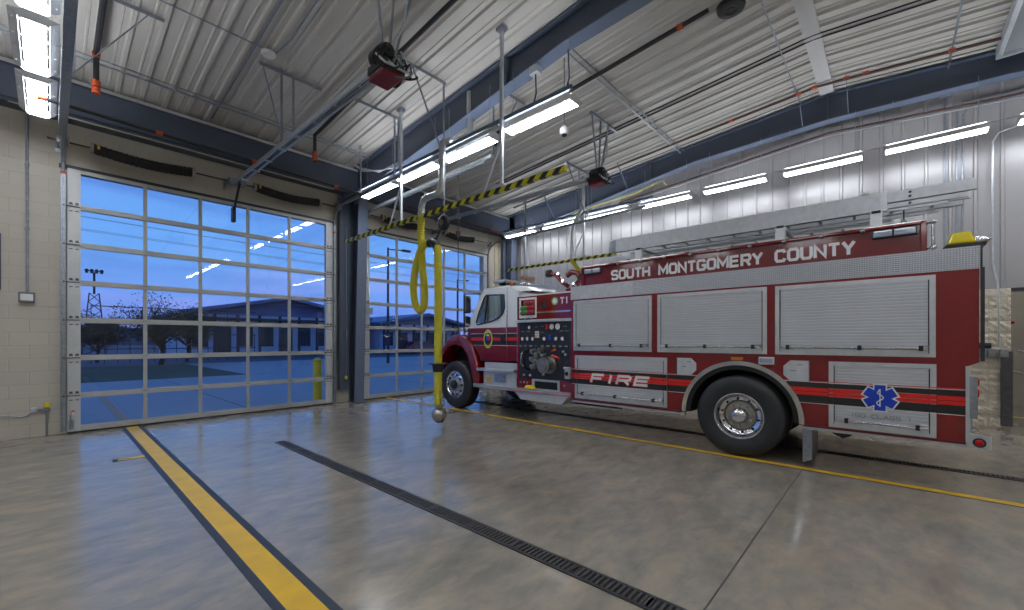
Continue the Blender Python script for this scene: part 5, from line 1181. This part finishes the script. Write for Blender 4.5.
for y0 in (-1.42, -1.29, -1.18): B().box(10.58, 10.68, y0, y0+.10, 1.22, 1.36, .01).obj('box', 'galvanised', t); B().lathe([(0, .03), (-.012, .03), (-.012, 0)], (10.58, y0+.05, 1.29), 0, 14).obj('cover_ring', 'dull_chrome', t)
t = thing('steel_guard', 'tall dark steel corner guard at the edge of the side opening', 'corner guard', (10.7, -1.42, 0)); B().box(10.63, 10.665, -1.47, -1.34, .08, 1.32, .004).obj('front_leaf', 'guard_steel', t); B().box(10.64, 10.95, -1.475, -1.46, .08, 1.32).obj('side_leaf', 'guard_steel', t)
t = thing('lever_handle', 'chrome lever handle and rail fitted inside the side opening', 'handle', (10.9, -1.6, 1.1))
B().tube([(10.95, -1.48, 1.33), (10.85, -1.53, 1.34), (10.80, -1.66, 1.29)], .016, 8).obj('lever', 'chrome', t, smooth=True); B().box(10.84, 10.90, -1.52, -1.48, .98, 1.36).obj('back_plate', 'dull_chrome', t)
B().tube([(10.85, -1.5, .98), (10.82, -1.6, .95), (10.8, -1.75, .95)], .02, 8).obj('push_rail', 'dull_chrome', t, smooth=True); B().ball((10.86, -1.5, 1.8), .025).obj('red_button', 'red_lens', t, smooth=True)
t = thing('smoke_detector', 'white round detector plate on the ceiling left of the first opener', 'detector', (2.22, 6.95, 5.8)); b = B().lathe([(0, 0), (0, .085), (.02, .10), (.045, .10), (.05, .0)], (2.22, 6.95, 5.78), 2, 24); b.obj('disc', 'white_paint', t, smooth=True); B().box(2.19, 2.25, 6.92, 6.98, 5.83, roof(6.95)-.03).obj('mount', 'galvanised', t)
t = thing('ceiling_speaker', 'round black ceiling speaker near the ridge', 'speaker', (6.4, 1.67, 6.2))
b = B().lathe([(.02, 0), (.0, .07), (-.01, .10), (.0, .14), (.0, .17), (.03, .185), (.06, .185), (.07, .12), (.07, 0)], (6.4, 1.67, 6.12), 2, 32); b.obj('housing', 'black_plastic', t, smooth=True); B().lathe([(-.012, 0), (-.012, .045), (.01, .06)], (6.4, 1.67, 6.12), 2, 20).obj('centre_cone', 'black_steel', t, smooth=True); B().cyl((6.4, 1.67, 6.18), (6.4, 1.67, roof(1.67)-.03), .03, 12).obj('stem', 'galvanised', t)
t = thing('security_camera', 'small white dome camera hanging below the lamp nearest the rafter', 'camera', (5.2, 3.65, 4.6)); B().lathe([(.02, 0), (.02, .055), (.035, .07), (.10, .07), (.14, .04), (.15, 0)], (5.2, 3.65, 4.57), 2, 22).obj('housing', 'white_paint', t, smooth=True); B().ball((5.2, 3.65, 4.60), .045).obj('lens_dome', 'black_plastic', t, smooth=True); B().cyl((5.2, 3.65, 4.70), (5.2, 3.65, 5.74), .01, 8).obj('stem', 'galvanised', t)
for k, (y, x, l) in enumerate(((3.98, 4.9, 'black power cord dropping from the rafter to the nearest centre lamp'), (3.4, 4.92, 'second black power cord dropping from the rafter to the nearest centre lamp'))):
    B().tube([(x+.02, y, 5.62), (x+.0, y-.03, 5.2), (x-.02, y+.03, 4.95), (x-.12, y-.06, 4.80)], .011, 8).obj('hanging_cable', 'black_plastic', smooth=True, label=l, cat='cable')
B().box(4.86, 4.98, 3.9, 4.06, 5.5, 5.62, .01).obj('junction_box', 'galv_white', label='white junction box clipped under the centre rafter', cat='box')
# flexible white conduits at the top of the column
for k, (a, c) in enumerate(((0, 0), (.08, .05), (.16, .1))):
    B().tube([(4.7-a*.5, 9.3, 5.62), (4.75, 8.9-c, 5.4-c), (4.9, 8.4-a, 5.22), (4.95, 7.7-a, 5.25-c)], .013, 8).obj('flexible_conduit', 'galv_white', smooth=True, label='white flexible conduit sweeping down from the eave to the centre rafter, %s one' % ('upper', 'middle', 'lower')[k], cat='conduit')
# steel angle clips beside the far rafter
for y, l in ((5.2, 'white steel fly brace leaning on the far rafter, toward the doors'), (1.35, 'white steel fly brace on the far rafter near the ridge, left one'), (.62, 'white steel fly brace on the far rafter near the ridge, right one'), (7.6, 'white steel fly brace leaning on the far rafter above the fire engine cab')):
    B().bar((9.75, y, roof(y)-.04), (10.3, y, bot(y)+.02), .06, .008, (0, 1, 0)).obj('fly_brace', 'beam_blue_light', label=l, cat='brace', group='fly braces on the far rafter')
for y, l in ((7.2, 'fly brace on the centre rafter above the striped rail'), (5.6, 'fly brace on the centre rafter beside the second lamp'), (4.3, 'fly brace on the centre rafter by the tall post')):
    B().bar((5.55, y, roof(y)-.04), (5.14, y, bot(y)+.02), .06, .008, (0, 1, 0)).obj('fly_brace', 'beam_blue_light', label=l, cat='brace', group='fly braces on the centre rafter')
# left wall fittings
t = thing('conduit_drop', 'vertical grey conduit ending in a white junction box on the block wall', 'conduit', (-.22, 9.85, 2.1))
B().cyl((-.22, 9.84, 2.24), (-.22, 9.84, 5.0), .017, 10).obj('pipe', 'galvanised', t, smooth=True); o = B().box(-.31, -.14, 9.79, 9.87, 2.08, 2.24, .01).obj('box', 'grey_pad', t); B().box(-.29, -.16, 9.782, 9.79, 2.11, 2.21, .01).obj('box_cover', 'white_paint', o)
for z in (3.2, 4.2): B().box(-.25, -.19, 9.835, 9.87, z, z+.03).obj('strap', 'galvanised', t)
B().box(-.9, -.475, 9.82, 9.87, 2.25, 3.1, .006).obj('wall_panel', 'beam_blue', label='dark blue panel at the left edge of the block wall', cat='panel')
t = thing('outlet_post', 'low wall outlet with yellow cover left of the first door', 'outlet', (-.02, 9.84, 0))
B().box(-.11, .02, 9.80, 9.87, .40, .435).obj('conduit_arm', 'galvanised', t); B().box(-.045, .01, 9.79, 9.86, .45, .53, .006).obj('yellow_cover', 'amber_lens', t); B().cyl((-.02, 9.85, 0), (-.02, 9.85, .41), .012, 8).obj('riser', 'galvanised', t); B().box(-.19, -.12, 9.80, 9.87, .39, .46, .008).obj('connector', 'galv_white', t)
B().tube([(-.15, 9.83, .42), (-.22, 9.83, .34), (-.3, 9.83, .33), (-.4, 9.83, .37), (-.7, 9.83, .37)], .011, 8).obj('cable', 'galvanised', t, smooth=True)
B().lathe([(-.02, .031), (-.02, .036), (.02, .036), (.02, .031)], (.155, 9.79, 4.17), 2, 14).obj('track_tape', 'orange_coupling', label='orange tape band on the left door track', cat='tape'); B().lathe([(-.02, .031), (-.02, .036), (.02, .036), (.02, .031)], (4.545, 9.79, 4.05), 2, 14).obj('track_tape', 'orange_coupling', label='orange tape band on the right door track near the column', cat='tape')
o = B().box(5.15, 5.33, 9.42, 9.5, 2.14, 2.30, .01).obj('junction_box', 'galvanised', label='grey junction box on the blue column beside the second door', cat='box')
B().tube([(5.27, 9.46, 2.3), (5.3, 9.5, 2.5), (5.32, 9.6, 2.8), (5.32, 9.7, 3.6)], .009, 8).obj('cable', 'galv_white', smooth=True, label='white cable rising from the column junction box', cat='cable')
t = thing('pull_switch', 'grey cord with a yellow tip hanging on the blue box post', 'switch', (4.78, 9.68, .6)); B().cyl((4.78, 9.68, .64), (4.78, 9.68, 4.2), .007, 6).obj('cord', 'galvanised', t); B().box(4.76, 4.80, 9.66, 9.70, 1.62, 1.72).obj('switch_body', 'grey_pad', t); B().box(4.755, 4.805, 9.66, 9.70, .57, .65, .01).obj('tip', 'bollard_yellow', t)

# ------------------------------------------------------------------ render look
v = bpy.context.scene.view_settings; v.view_transform = 'Standard'; v.look = 'None'; v.gamma = 1; v.use_curve_mapping = False; v.exposure = .06
bpy.context.scene.cycles.use_denoising = True
bpy.context.scene.cycles.max_bounces = 8; bpy.context.scene.cycles.transparent_max_bounces = 16
bpy.context.scene.cycles.sample_clamp_indirect = 8

t = thing('air_intake_hood', 'grey sheet metal hood under the roof at the top right corner', 'hood', (9.3, -2.2, 5.95))
B().box(8.2, 10.2, -3.4, -1.30, 6.08, 6.14).obj('panel', 'grey_pad', t)
for a in ((8.2, 10.2, -1.30, -1.24, 6.02, 6.18), (8.14, 8.2, -3.4, -1.24, 6.02, 6.18), (10.2, 10.26, -3.4, -1.24, 6.02, 6.18)): B().box(*a).obj('rim', 'galv_white', t)
B().box(8.3, 10.1, -3.3, -1.4, 6.12, 6.2).obj('collar', 'galvanised', t)
